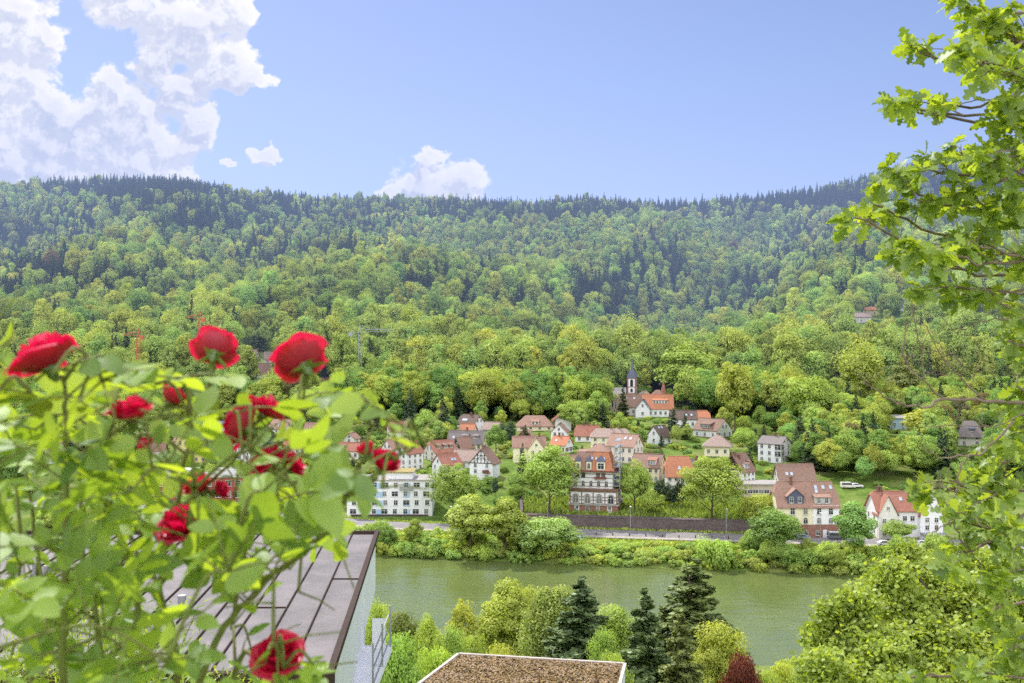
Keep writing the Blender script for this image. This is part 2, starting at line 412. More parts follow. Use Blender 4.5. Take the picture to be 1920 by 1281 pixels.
# ------------------------------------------------------------------ the village
WALLC = {'white': (.90, .90, .92), 'offwhite': (.86, .82, .77), 'cream': (.84, .73, .52), 'yellow': (.74, .62, .26), 'paleyellow': (.88, .82, .58), 'pink': (.88, .76, .68),
         'grey': (.52, .52, .52), 'red': (.36, .10, .08), 'dark': (.10, .08, .07), 'beige': (.58, .50, .40), 'blue': (.45, .62, .80), 'brick': (.33, .17, .13), 'brown': (.24, .15, .11), 'slatewall': (.12, .13, .19), 'stone': (.42, .36, .30)}
ROOFC = {'red': (.48, .21, .15), 'orange': (.66, .27, .15), 'brown': (.34, .21, .16), 'darkbrown': (.19, .13, .11), 'grey': (.28, .24, .23), 'pinkgrey': (.45, .33, .28), 'slate': (.16, .17, .25), 'lightgrey': (.48, .44, .41), 'darkred': (.26, .09, .07), 'brownred': (.44, .26, .20)}
def roof_mat(k):
    key = 'roof_' + k
    if key in M: return M[key]
    m, nt = newmat('roof_tiles_' + k); n = N(nt); c = ROOFC[k]
    tc = n.new('ShaderNodeTexCoord').outputs['Object']
    sc = n.new('ShaderNodeMapping'); n.put(sc.inputs[0], tc); sc.inputs['Scale'].default_value = (1, .55, 1.4)
    nz = n.noise(tc, 1.6, 5, .7); big = n.noise(tc, .28, 4, .65)
    streak = n.noise(sc.outputs[0], 5.5, 2, .5)
    cc = n.mix(n.rng(nz, .3, .7), col(tuple(v * .62 for v in c)), col(tuple(min(1, v * 1.22) for v in c)))
    cc = n.mix(n.rng(big, .45, .68, 0, .55), cc, col((c[0] * .75 + .05, c[1] * .9 + .05, c[2] * .9 + .04)))
    cc = n.mix(n.rng(streak, .35, .7, 0, .45), cc, col(tuple(v * .5 for v in c)))
    wv = n.new('ShaderNodeTexWave', wave_type='BANDS', bands_direction='Z', wave_profile='SAW'); n.put(wv.inputs[0], tc); wv.inputs['Scale'].default_value = 1.6
    cc = n.mix(n.math('MULTIPLY', wv.outputs[1], .22), cc, col(tuple(v * .45 for v in c)))
    b = n.new('ShaderNodeBsdfPrincipled'); n.put(b.inputs['Base Color'], cc); b.inputs['Roughness'].default_value = .8; b.inputs['Specular IOR Level'].default_value = .3
    o = n.new('ShaderNodeOutputMaterial'); n.L.new(b.outputs[0], o.inputs[0]); M[key] = m; return m
def wall_mat(k):
    key = 'wall_' + k
    if key in M: return M[key]
    c = WALLC[k]; M[key] = surface_mat('wall_' + k, c, tuple(v * .94 for v in c), 1.1, .9, 0, 5, .2, (.3, .7), 0, .22); return M[key]
M['frame'] = surface_mat('window_frame_paint', (.78, .78, .76), None, 4)
M['frame_dark'] = surface_mat('dark_window_frame', (.12, .09, .07), None, 4)
def glass():
    m, nt = newmat('window_glass'); n = N(nt); b = n.new('ShaderNodeBsdfPrincipled')
    oi = n.new('ShaderNodeObjectInfo').outputs['Random']
    n.put(b.inputs['Base Color'], n.mix(n.rng(oi, .72, .8), col((.03, .035, .045)), col((.20, .19, .18))))
    b.inputs['Roughness'].default_value = .12; b.inputs['Specular IOR Level'].default_value = .5
    o = n.new('ShaderNodeOutputMaterial'); n.L.new(b.outputs[0], o.inputs[0]); return m
M['glass'] = glass()
M['shutter_brown'] = surface_mat('brown_shutters', (.22, .10, .06)); M['shutter_green'] = surface_mat('grey_shutters', (.50, .48, .44)); M['shutter_white'] = surface_mat('pale_shutters', (.70, .72, .76))
M['timber'] = surface_mat('dark_timber', (.07, .045, .035)); M['metal'] = surface_mat('galvanised_metal', (.45, .46, .47), None, 8, .5, metal=.4)
M['chimney'] = surface_mat('chimney_brick', (.25, .13, .10), (.16, .09, .07), 4)
_wm = {}
def window_mesh(w, h, arch=False, frame='frame', cross=True):
    key = (round(w, 2), round(h, 2), arch, frame, cross)
    if key in _wm: return _wm[key]
    b = MB(); t = .11
    if arch:
        pts = [(-w / 2, 0, 0), (w / 2, 0, 0)] + [(w / 2 * math.cos(a), 0, h - w / 2 + w / 2 * math.sin(a)) for a in [i * math.pi / 8 for i in range(9)]]
        b.prism([(x * 1.25, .02, z * 1.06 - .08) for x, _, z in pts], (0, -.06, 0), 0)
        b.prism([(x, -.04, z) for x, _, z in pts], (0, -.035, 0), 1)
    else:
        b.box((0, -.01, h / 2), (w + .24, .08, h + .24), 0); b.box((0, -.045, h / 2), (w, .05, h), 1)
    if cross:
        b.box((0, -.082, h / 2), (.09, .03, h), 0)
        if h > 1.0: b.box((0, -.084, h * .64), (w, .03, .08), 0)
    b.box((0, -.10, -.14), (w + .4, .24, .08), 0)
    _wm[key] = b.mesh('window', [M[frame], M['glass']]); return _wm[key]
def shutter_mesh(h, mat):
    key = ('sh', round(h, 2), mat)
    if key not in _wm:
        b = MB(); b.box((0, -.03, h / 2), (.55, .06, h + .1), 0); _wm[key] = b.mesh('shutter', [M[mat]])
    return _wm[key]
FACE = {'F': (0, lambda u, w, d: (u, -d / 2)), 'R': (90, lambda u, w, d: (w / 2, u)), 'L': (-90, lambda u, w, d: (-w / 2, -u)), 'B': (180, lambda u, w, d: (-u, d / 2))}
def add_window(root, face, u, z, ww, wh, w, d, arch=False, shutter=None, frame='frame', cross=True):
    a, f = FACE[face]; x, y = f(u, w, d)
    o = link('window', window_mesh(ww, wh, arch, frame, cross), root, (x, y, z)); o.rotation_euler = (0, 0, R(a))
    if shutter:
        for sx in (-1, 1):
            s = link('shutter', shutter_mesh(wh, shutter), o, (sx * (ww / 2 + .42), 0, 0))
    return o
def roof_body(b, w, d, h, r, ov, f=1.0, a=0.0, m=0, th=.28, flare=0):
    """ridge along x; f = share of the gable that stays upright (1 gable, 0 hip), a = ridge inset"""
    X, Y = w / 2 + ov, d / 2 + ov; sl = r / (d / 2); e = h - sl * ov; zr = h + r + .12; e += .12
    Yf = Y * (1 - f); zf = e + f * (zr - e)
    for sg in (-1, 1):
        if f >= .999: P = [(-X, sg * Y, e), (X, sg * Y, e), (X, 0, zr), (-X, 0, zr)]
        elif f <= .001: P = [(-X, sg * Y, e), (X, sg * Y, e), (X - a, 0, zr), (-X + a, 0, zr)] if a < X - .01 else [(-X, sg * Y, e), (X, sg * Y, e), (0, 0, zr)]
        else: P = [(-X, sg * Y, e), (X, sg * Y, e), (X, sg * Yf, zf), (X - a, 0, zr), (-X + a, 0, zr), (-X, sg * Yf, zf)]
        if sg > 0: P = P[::-1]
        b.prism([(p[0], p[1], p[2] - th) for p in P], (0, 0, th), m)
        if f < .999:
            x = sg * X; Q = [(x, -Yf, zf), (x, Yf, zf), (x - sg * min(a, X), 0, zr)]
            if sg < 0: Q = Q[::-1]
            b.prism([(p[0], p[1], p[2] - th + .004) for p in Q], (0, 0, th), m)
    if f >= .5: b.box((0, 0, zr + .03), (2 * (X - a), .34, .16), m)
def wall_body(b, w, d, h, r, f=1.0, m=0, base=None):
    b.box((0, 0, (h - 6) / 2), (w, d, h + 6), m)
    if base: b.box((0, 0, (base - 6) / 2), (w + .16, d + .16, base + 6), 1)
    if f > .01:
        for sg in (-1, 1):
            yf = d / 2 * (1 - f); zf = h + r * f
            P = [(sg * w / 2, -d / 2, h), (sg * w / 2, d / 2, h), (sg * w / 2, yf, zf - .05), (sg * w / 2, -yf, zf - .05)] if f < .999 else [(sg * w / 2, -d / 2, h), (sg * w / 2, d / 2, h), (sg * w / 2, 0, h + r - .05)]
            if sg < 0: P = P[::-1]
            b.prism([(p[0] - sg * .25, p[1], p[2]) for p in P], (sg * .25, 0, 0), m)
def dormer(root, w, d, h, r, x, t, dw, dh, roofk, wallk, kind='shed', nw=1, side=-1, wcol='frame', deep=None):
    """t = height share on the slope where the dormer front stands"""
    y0 = side * (d / 2) * (1 - t); z0 = h + r * t + .1; sl = r / (d / 2)
    L = min((dh + (.5 if kind != 'shed' else .15)) / sl if kind != 'shed' else dh / max(.05, sl - .25), (d / 2) * (1 - t) - .1)
    b = MB(); s = -side
    ye = y0 + s * L
    b.add([(x - dw / 2, y0, z0 - .3), (x + dw / 2, y0, z0 - .3), (x + dw / 2, y0, z0 + dh), (x - dw / 2, y0, z0 + dh), (x - dw / 2, ye, z0 + dh * (1 if kind != 'shed' else 1.0) + (L * .25 if kind == 'shed' else 0)), (x + dw / 2, ye, z0 + dh + (L * .25 if kind == 'shed' else 0)), (x - dw / 2, ye, z0), (x + dw / 2, ye, z0)],
          [(0, 1, 2, 3), (0, 3, 4, 6), (1, 7, 5, 2)], 0)
    if kind == 'shed':
        P = [(x - dw / 2 - .25, y0 - s * .35, z0 + dh - .05), (x + dw / 2 + .25, y0 - s * .35, z0 + dh - .05), (x + dw / 2 + .25, ye + s * .3, z0 + dh + L * .25 + .12), (x - dw / 2 - .25, ye + s * .3, z0 + dh + L * .25 + .12)]
        b.prism(P, (0, 0, .16), 1)
    else:
        g = dw * (.45 if kind == 'gable' else .8)
        b.add([(x - dw / 2, y0 - s * .01, z0 + dh), (x + dw / 2, y0 - s * .01, z0 + dh), (x, y0 - s * .01, z0 + dh + g)], [(0, 1, 2)], 0)
        Lr = min((dh + g) / sl, (d / 2) * (1 - t) + .3)
        for q in (-1, 1):
            P = [(x + q * (dw / 2 + .3), y0 - s * .3, z0 + dh - .22), (x, y0 - s * .3, z0 + dh + g), (x, y0 + s * Lr, z0 + dh + g), (x + q * (dw / 2 + .3), y0 + s * L, z0 + dh - .22)]
            b.prism(P, (0, 0, .16), 1)
    o = b.build('dormer', [wall_mat(wallk), roof_mat(roofk)], root)
    for i in range(nw):
        ww = min(.9, dw / nw * .62); ux = x + (i - (nw - 1) / 2) * dw / nw
        q = link('window', window_mesh(ww, max(.7, dh * .72), False, wcol), o, (ux, y0 + side * .02, z0 + dh * .14)); q.rotation_euler = (0, 0, 0 if side < 0 else math.pi)
    return o
def chimney(root, x, y, z0, z1, s=.7):
    b = MB(); b.box((x, y, (z0 + z1) / 2), (s, s, z1 - z0), 0); b.box((x, y, z1 + .06), (s + .2, s + .2, .14), 0); return b.build('chimney', M['chimney'], root)
def skylight(root, w, d, h, r, x, t, sw=.8, sh=1.1, side=-1):
    sl = math.atan2(r, d / 2); y = side * d / 2 * (1 - t); z = h + r * t + .2
    b = MB(); b.box((0, 0, 0), (sw + .16, sh + .16, .12), 0); b.box((0, 0, .05), (sw, sh, .06), 1)
    o = b.build('skylight', [M['metal'], M['skyglass']], root, (x, y, z)); o.rotation_euler = (sl * (-side), 0, 0); return o
M['skyglass'] = surface_mat('skylight_glass', (.65, .72, .80), (.4, .48, .6), 1.5, .25, spec=.6)
HOUSES = []
def house(px, py, w, d, h, r, rot, walls, roof, label, rows=2, cols=4, scols=2, f=1.0, a=0.0, gw=True, shutter=None, arch=False, base=None, dorm=(), sky=(), chim=(), ov=.5, cat='house', name='house', Y=None, faces='FLR', ww=.95, wh=1.35, frame='frame', group=None, sight_=None, side_walls=None):
    p = ray(px, py) if Y is None else Vector(((px - CX) / F * Y, Y, ground((px - CX) / F * Y, Y)))
    # the base point is the nearest corner line; step back by half the depth
    k = p.y / F; w *= k; d *= k; h *= k; r *= k; rr = R(rot)
    back = (abs(math.cos(rr)) * d + abs(math.sin(rr)) * w) / 2
    c = Vector((p.x * (1 + back / p.y), p.y + back, p.z))
    root = empty(name, c, rr, label, cat, group)
    houses_keepout.append((c.x, c.y, max(w, d) * .52 + 2.0)); HOUSES.append((root, w, d, h, r))
    b = MB(); wall_body(b, w, d, h, r, f, 0, base and base * k); mats = [wall_mat(walls)] + ([wall_mat('brick')] if base else [])
    wl = b.build('wall', mats, root)
    b = MB(); roof_body(b, w, d, h, r, ov, f, a * k if a > 1 else a * w / 2); rf = b.build('roof', roof_mat(roof), root)
    if p.y > 560: sight.append((px, py, w / k * .55 + 3))
    nf = rows
    for face in faces:
        L = w if face in 'FB' else d; n_ = cols if face in 'FB' else scols
        for i in range(n_):
            for j in range(nf):
                u = (i + .5 - n_ / 2) * L / n_; z = h * (j + .30) / nf * .98
                hh = min(wh, h / nf * .58); add_window(root, face, u, z, min(ww, L / n_ * .6), hh, w, d, arch and j == 0, shutter, frame)
    if gw and f > .5:
        for face in [q for q in faces if q in 'LR']:
            n_ = 2 if d > 8 else 1
            for i in range(n_): add_window(root, face, (i - (n_ - 1) / 2) * 2.4, h + r * .15, .85, min(1.2, r * .32), w, d, False, None, frame)
    for q in dorm: dormer(rf, w, d, h, r, q[0] * w / 2, q[1], q[2] * k, q[3] * k, q[4], q[5], *q[6:])
    for q in sky: skylight(rf, w, d, h, r, q[0] * w / 2, q[1])
    for q in chim: chimney(rf, q[0] * w / 2, q[1] * d / 2, h + r * .3, h + r * (1 - abs(q[1])) + 1.3 if len(q) < 3 else h + r + q[2])
    return root, w, d, h, r, k
def timber(root, face, w, d, h0, h1, gable_r=0, cols=5, gh=0):
    """dark timber pattern on a face from height h0 to h1, then up the gable"""
    b = MB(); L = (w if face in 'FB' else d); y = -.06; t = .22
    def bar(u0, z0, u1, z1): b.bar((u0, y, z0), (u1, y, z1), t, 0, .1)
    if h1 > h0:
        for z in (h0, h1): bar(-L / 2, z, L / 2, z)
        for i in range(cols + 1): u = -L / 2 + L * i / cols; bar(u, h0, u, h1)
        bar(-L / 2, h0, -L / 2 + L / cols, h1); bar(L / 2, h0, L / 2 - L / cols, h1)
    if gh:
        for s in (-1, 1): bar(s * L / 2, h1, 0, h1 + gh)
        for q in (.33, .62): bar(-L / 2 * (1 - q), h1 + gh * q, L / 2 * (1 - q), h1 + gh * q)
        for u in (-.6, -.3, 0, .3, .6): bar(u * L / 2, h1, u * L / 2, h1 + gh * (1 - abs(u)) * .98)
        for s in (-1, 1): bar(s * .6 * L / 2, h1, s * .3 * L / 2, h1 + gh * .33); bar(s * .3 * L / 2, h1 + gh * .33, 0, h1 + gh * .62)
    o = b.build('timber_frame', M['timber'], root); a, f = FACE[face]; x, yy = f(0, w, d); o.location = (x, yy, 0); o.rotation_euler = (0, 0, R(a)); return o
def cross_gable(root, rf, w, d, h, r, x, gw, gh, gr, out, wallk, roofk, nw=2, rows=3, halfm=False):
    """a front bay with its own gable, standing proud of the front wall by `out`"""
    b = MB(); y0 = -d / 2 - out; zt = gh + gr
    dep = (d / 2) * min(1, (gh + gr - h) / r if r else 1) + out
    b.box((x, y0 + dep / 2, (gh - 6) / 2), (gw, dep, gh + 6), 0)
    top = [(x - gw / 2, y0, gh), (x + gw / 2, y0, gh), (x, y0, zt)] if not halfm else [(x - gw / 2, y0, gh), (x + gw / 2, y0, gh), (x + gw * .27, y0, gh + gr * .6), (x + gw * .12, y0, zt), (x - gw * .12, y0, zt), (x - gw * .27, y0, gh + gr * .6)]
    b.prism(top, (0, .3, 0), 0)
    bay = b.build('gable_bay', [wall_mat(wallk)], root)
    b = MB()
    if not halfm:
        for q in (-1, 1):
            P = [(x + q * (gw / 2 + .35), y0 - .35, gh - .25), (x, y0 - .35, zt + .12), (x, y0 + dep, zt + .12), (x + q * (gw / 2 + .35), y0 + dep, gh - .25)]
            b.prism(P, (0, 0, .22), 0)
    else:
        for q in (-1, 1):
            prof = [(q * (gw / 2 + .3), gh - .2), (q * gw * .29, gh + gr * .62), (q * gw * .13, zt + .1)]
            for (a0, z0), (a1, z1) in zip(prof, prof[1:]):
                b.prism([(x + a0, y0 - .3, z0), (x + a1, y0 - .3, z1), (x + a1, y0 + dep, z1), (x + a0, y0 + dep, z0)], (0, 0, .2), 0)
        b.box((x, y0 + dep / 2 - .15, zt + .2), (gw * .30, dep + .3, .2), 0)
    b.build('gable_roof', [roof_mat(roofk)], bay)
    for j in range(rows):
        for i in range(nw):
            q = link('window', window_mesh(.95, min(1.4, gh / rows * .55)), bay, (x + (i - (nw - 1) / 2) * gw / (nw + .4), y0, gh * (j + .3) / rows))
    link('window', window_mesh(.7, .8), bay, (x, y0, gh + gr * .3))
    return bay
H = house
G1 = 'houses of the riverside village'
# --- middle of the village, from the photograph left to right, back to front
H(883, 812, 40, 34, 17, 16, -35, 'white', 'darkbrown', 'white house with dark brown roof and big glazed gable at the wood edge', 1, 3, 2, f=.75, a=.25, sky=((-.5, .35), (-.3, .35), (-.1, .35)), chim=((.1, -.1),))
H(878, 818, 26, 26, 10, 12, -15, 'offwhite', 'orange', 'small house with orange roof just below the white house with glazed gable', 1, 2, 1)
H(876, 846, 68, 34, 15, 21, -14, 'paleyellow', 'grey', 'long pale yellow house with weathered grey roof and two dormers', 1, 5, 2, dorm=((.0, .3, 12, 6, 'grey', 'brown', 'shed', 2), (.6, .3, 10, 6, 'grey', 'brown', 'shed', 2)), sky=((-.7, .4),), chim=((0, 0),))
H(869, 849, 30, 26, 10, 17, 38, 'dark', 'brownred', 'small house with dark boarded gable and reddish roof below the grey roofed house', 1, 2, 1)
H(826, 866, 50, 40, 18, 19, 36, 'offwhite', 'red', 'off-white house with red half hipped roof and three dormers', 2, 4, 2, f=.7, a=.2, dorm=((-.5, .25, 8, 6, 'brown', 'brown', 'shed', 2), (.1, .25, 8, 6, 'brown', 'brown', 'shed', 2), (.6, .25, 8, 6, 'brown', 'brown', 'shed', 1)))
H(838, 898, 42, 38, 26, 18, 38, 'white', 'red', 'white angular house with steep red roof pieces, left of the half timbered gable house', 2, 2, 2, sky=((.2, .4), (.5, .4)))
H(876, 882, 46, 40, 18, 18, -18, 'white', 'pinkgrey', 'white house with broad pale pinkish roof behind the half timbered gable house', 1, 3, 2)
r_ = H(909, 902, 42, 46, 33, 26, 72, 'white', 'brown', 'tall white house with black half timbered gable and small balcony', 3, 3, 2, gw=False, faces='L', chim=((.2, .1), (-.2, .1)))
timber(r_[0], 'L', r_[1], r_[2], r_[3] * .98, r_[3], 0, 5, r_[4] * .9)
b = MB(); b.box((-r_[1] / 2 - .6, -2.2, r_[3] * .45), (1.2, 2.6, .15)); b.box((-r_[1] / 2 - 1.2, -2.2, r_[3] * .45 + .55), (.08, 2.6, 1.0)); b.build('balcony', M['shutter_brown'], r_[0])
H(924, 818, 30, 26, 13, 12, -30, 'white', 'pinkgrey', 'little white house with pinkish roof beside the tall dark conifers', 1, 2, 1)
H(1003, 808, 68, 40, 10, 17, 0, 'cream', 'brownred', 'wide house with mottled reddish brown hipped roof and cream wall', 1, 4, 1, f=0, a=18, dorm=((.0, .1, 14, 5, 'brownred', 'cream', 'shed', 2),))
H(1055, 808, 38, 30, 22, 11, 90, 'white', 'darkred', 'white house with shallow dark red gable and arched attic window', 1, 1, 1, faces='L', ov=1.4)
H(1050, 830, 34, 30, 20, 15, 80, 'white', 'brown', 'white gabled house with brown dormer below the arched attic window house', 2, 2, 2, faces='L')
H(985, 830, 32, 28, 12, 14, 84, 'red', 'brownred', 'dark red boarded gable with one white window', 1, 1, 1, faces='L', gw=True, chim=((.3, .3),))
r_ = H(992, 867, 60, 34, 30, 17, 0, 'paleyellow', 'brownred', 'pale yellow house with broad tiled roof and a yellow gable on the right', 2, 2, 2, chim=((.65, 0),))
cross_gable(r_[0], None, r_[1], r_[2], r_[3], r_[4], r_[1] * .22, 32 * r_[5], 24 * r_[5], 22 * r_[5], 1.2, 'paleyellow', 'brownred', 2, 2)
H(1053, 852, 32, 30, 18, 14, -32, 'white', 'orange', 'small white house with orange roof and brown round shutters', 1, 2, 2, shutter='shutter_brown', sky=((-.4, .4),), chim=((-.3, 0),))
H(1102, 829, 46, 30, 13, 17, -6, 'white', 'red', 'white house with red half hipped roof and three chimneys', 1, 3, 1, f=.6, a=.2, chim=((-.3, 0), (.1, 0), (.5, 0)))
H(1146, 842, 76, 40, 23, 13, -4, 'paleyellow', 'pinkgrey', 'long cream house with low pinkish grey hipped roof', 2, 5, 2, f=0, a=12, chim=((0, 0), (.4, 0)))
H(1172, 870, 54, 46, 33, 20, -32, 'pink', 'brownred', 'big pale pink house with plain brown tiled roof and white gable', 2, 4, 3, sky=((.2, .6), (.6, .6)))
H(1236, 835, 32, 34, 16, 19, 42, 'white', 'darkbrown', 'small white house with steep nearly black roof in the gardens', 1, 2, 1, sky=((-.3, .8), (.2, .8)))
H(1216, 906, 55, 48, 30, 21, -25, 'cream', 'brown', 'cream house with brown roof and one white triple windowed dormer', 2, 5, 2, dorm=((.45, .15, 16, 8, 'red', 'white', 'shed', 3),), shutter=None)
H(1272, 921, 48, 44, 30, 32, -4, 'offwhite', 'orange', 'white house with steep weathered orange roof behind the dark cypresses', 2, 4, 2, f=.5, a=.3, sky=((.0, .35),))
H(1303, 915, 34, 40, 28, 22, -6, 'offwhite', 'grey', 'house with weathered grey roof adjoining the steep orange roof', 2, 3, 2, chim=((.2, 0), (.8, 0)))
H(1281, 803, 48, 34, 18, 14, -4, 'white', 'darkbrown', 'white house with dark brown roof in the upper row right of the orange roof', 1, 3, 1, sky=((.2, .4), (.6, .4)), chim=((.1, 0),))
H(1312, 795, 34, 30, 10, 14, -4, 'offwhite', 'orange', 'house with orange roof at the right end of the upper row', 1, 2, 1, f=.6, a=.3)
H(1336, 824, 54, 50, 17, 19, -46, 'white', 'brown', 'wide white house with brown roof, long dormer and tall white gable', 1, 3, 3, dorm=((-.05, .12, 22, 7, 'brown', 'brown', 'shed', 4),), base=3)
H(1345, 857, 46, 46, 23, 18, -14, 'paleyellow', 'pinkgrey', 'square pale yellow villa with pointed pyramid roof', 1, 3, 2, f=0, a=40, ov=1.0, chim=((0, 0, .3),))
r_ = H(1452, 870, 46, 46, 37, 12, -38, 'white', 'grey', 'bright white three storey house with low grey roof and large windows', 3, 3, 2, ov=.4, chim=((.1, 0),), wh=1.3)
for j in (1, 2): add_window(r_[0], 'F', r_[1] * .36, r_[3] * (j + .08) / 3, 2.2, r_[3] * .25, r_[1], r_[2]); add_window(r_[0], 'R', -r_[2] * .36, r_[3] * (j + .08) / 3, 2.0, r_[3] * .25, r_[1], r_[2])
b = MB(); b.box((r_[1] / 2 + 1.0, 1.2, r_[3] * .36), (2.0, 5, .2)); b.box((r_[1] / 2 + 2.0, 1.2, r_[3] * .36 + .6), (.08, 5, .9)); b.build('balcony', M['metal'], r_[0])
H(1385, 911, 40, 46, 27, 30, 42, 'white', 'brown', 'white house with long swept brown roof, dark upper gable and two chimneys', 2, 3, 2, dorm=((-.1, .12, 14, 8, 'brown', 'white', 'shed', 2), (.55, .35, 6, 5, 'brown', 'brown', 'shed', 1)), chim=((-.8, -.1), (-.4, -.3)))
b_ = HOUSES[-1]; q = MB(); q.prism([(-b_[1] / 2 - .04, b_[2] / 2, b_[3]), (-b_[1] / 2 - .04, -b_[2] / 2, b_[3]), (-b_[1] / 2 - .04, 0, b_[3] + b_[4])], (-.08, 0, 0)); q.build('gable_cladding', M['timber'], b_[0])
H(1489, 908, 67, 50, 8, 27, 0, 'offwhite', 'brown', 'low house under a plain brown roof with two skylights, behind the double house', 1, 4, 1, sky=((-.55, .35), (-.28, .35)))
# long flat building
b = MB(); p = ray(1428, 932); k = p.y / F; root = empty('flat_building', (p.x, p.y + 5, p.z), 0, 'long low beige building with flat roof behind the orange chestnut hedge', 'building')
root['label'] = 'long low beige building with flat roof left of the double house'
b.box((0, 0, 0), (78 * k, 9, 22 * k * 2)); b.build('wall', wall_mat('beige'), root); b = MB(); b.box((0, 0, 22 * k + .15), (80 * k, 9.8, .5)); b.build('roof', roof_mat('lightgrey'), root)
for i in range(7): link('window', window_mesh(1.6, 1.1), root, ((i - 3) * 10.5 * k, -4.5, 1.2))
houses_keepout.append((p.x, p.y + 5, 9))
# double house by the road
r_ = H(1507, 1009, 113, 62, 61, 40, 0, 'paleyellow', 'brownred', 'large double house by the road, left half cream and right half white', 3, 4, 3, f=.55, a=.14, arch=False, base=25, faces='LR', gw=False, sky=((.35, .75), (.35, .58), (.6, .75), (.85, .75)), chim=((-.45, -.1, 1.5),))
root, w_, d_, h_, rr_, k = r_
b = MB(); b.box((w_ * .2875, -d_ / 2 - .06, (h_ + 25 * k) / 2 + .1), (w_ * .425 + .1, .12, h_ - 25 * k - .1)); b.build('painted_wall', wall_mat('white'), root)
for x in (-.26, -.05, .17, .36):
    for j, z in enumerate((.03, .45, .73)):
        add_window(root, 'F', (x if j else x * .9) * w_ * 1.02, h_ * z if j else .9, 1.1, 1.7 if j else 1.1, w_, d_ + .26, j == 1)
dormer(bpy.data.objects[root.children[1].name], w_, d_, h_, rr_, -w_ * .21, .06, 31 * k, 14 * k, 'brownred', 'slatewall', 'gable', 2)
dormer(bpy.data.objects[root.children[1].name], w_, d_, h_, rr_, w_ * .24, .06, 29 * k, 12 * k, 'brownred', 'grey', 'shed', 2)
b = MB(); b.box((w_ * .27, -d_ / 2 - .14, 1.2), (1.2, .12, 2.4)); b.build('door', wall_mat('white'), root)
H(1576, 1000, 22, 30, 26, 6, 0, 'cream', 'orange', 'narrow annex with orange lean-to roof at the right end of the double house', 2, 1, 1)
r_ = H(1692, 1010, 118, 60, 54, 30, 0, 'white', 'red', 'long white house with red roof and two big front gables near the right edge', 2, 3, 2, f=.8, a=.1, gw=False, faces='LR', chim=((-.8, 0), (-.7, 0)), sky=((-.15, .55), (.15, .5)))
root, w_, d_, h_, rr_, k = r_
cross_gable(root, None, w_, d_, h_, rr_, -w_ * .34, 36 * k, 44 * k, 36 * k, .8, 'offwhite', 'red', 2, 2)
cross_gable(root, None, w_, d_, h_, rr_, w_ * .34, 42 * k, 42 * k, 44 * k, 1.2, 'white', 'red', 2, 3, halfm=True)
for x in (-.06, .06): add_window(root, 'F', x * w_, h_ * .62, 1.1, 1.3, w_, d_)
b = MB(); b.box((w_ * .34, -d_ / 2 - 2.4, 12 * k), (44 * k, 2.6, .3)); b.build('canopy', M['metal'], root)
# villa on the slope at the right
r_ = H(1818, 838, 44, 44, 22, 24, -20, 'offwhite', 'grey', 'villa with steep grey hipped roof and brick bay half hidden in trees', 2, 2, 2, f=0, a=16, ov=.9, dorm=((.1, .2, 9, 6, 'slate', 'slatewall', 'shed', 1),))
b = MB(); b.box((-r_[1] * .8, 0, r_[3] * .3), (r_[1] * .7, r_[2] * .6, r_[3] * .9)); b.build('wing', wall_mat('stone'), r_[0])
H(1690, 806, 46, 30, 22, 4, -10, 'blue', 'lightgrey', 'pale blue house with nearly flat roof hidden among the trees', 1, 3, 1)
# far houses on the slopes
for q in [(1612, 606, 36, 24, 12, 8, -5, 'offwhite', 'pinkgrey', 'far pale house with pinkish roof, lowest of the group high on the right slope'),
          (1637, 592, 32, 24, 11, 6, -8, 'yellow', 'orange', 'far yellow villa with orange hipped roof high on the right slope'),
          (1692, 584, 26, 24, 8, 12, -8, 'white', 'slate', 'far white house with dark slate gable high on the right slope'),
          (1632, 634, 28, 24, 8, 14, 50, 'offwhite', 'darkred', 'far house with dark red roof just below the yellow villa'),
          (1899, 688, 40, 30, 26, 24, 30, 'pink', 'brownred', 'tall far house with reddish roof at the right edge of the slope'),
          (1868, 628, 26, 22, 12, 12, 20, 'white', 'darkred', 'far white house with dark red roof near the right edge')]:
    H(q[0], q[1], *q[2:10], 2 if q[4] > 20 else 1, 3, 1)
for q in [(18, 676, 46, 26, 14, 10, -6, 'grey', 'lightgrey', 'far grey terrace with pale stepped roof at the left edge of the picture'),
          (78, 646, 56, 24, 8, 7, 0, 'offwhite', 'red', 'far long house with low red roof above the left rose bloom'),
          (372, 705, 40, 26, 12, 10, 0, 'white', 'slate', 'far white house with dark roof below the second rose'),
          (463, 676, 40, 26, 7, 14, -10, 'offwhite', 'brownred', 'far house with wide reddish roof, left of the pair behind the roses'),
          (513, 681, 32, 24, 8, 13, 10, 'white', 'pinkgrey', 'far house with pale pink roof, right of the pair behind the roses'),
          (488, 710, 34, 28, 10, 18, 25, 'white', 'brownred', 'far white house with steep reddish roof below the pair behind the roses'),
          (612, 722, 24, 20, 9, 4, 0, 'cream', 'red', 'far little cream house right of the third rose')]:
    H(q[0], q[1], *q[2:10], 1, 3, 1)
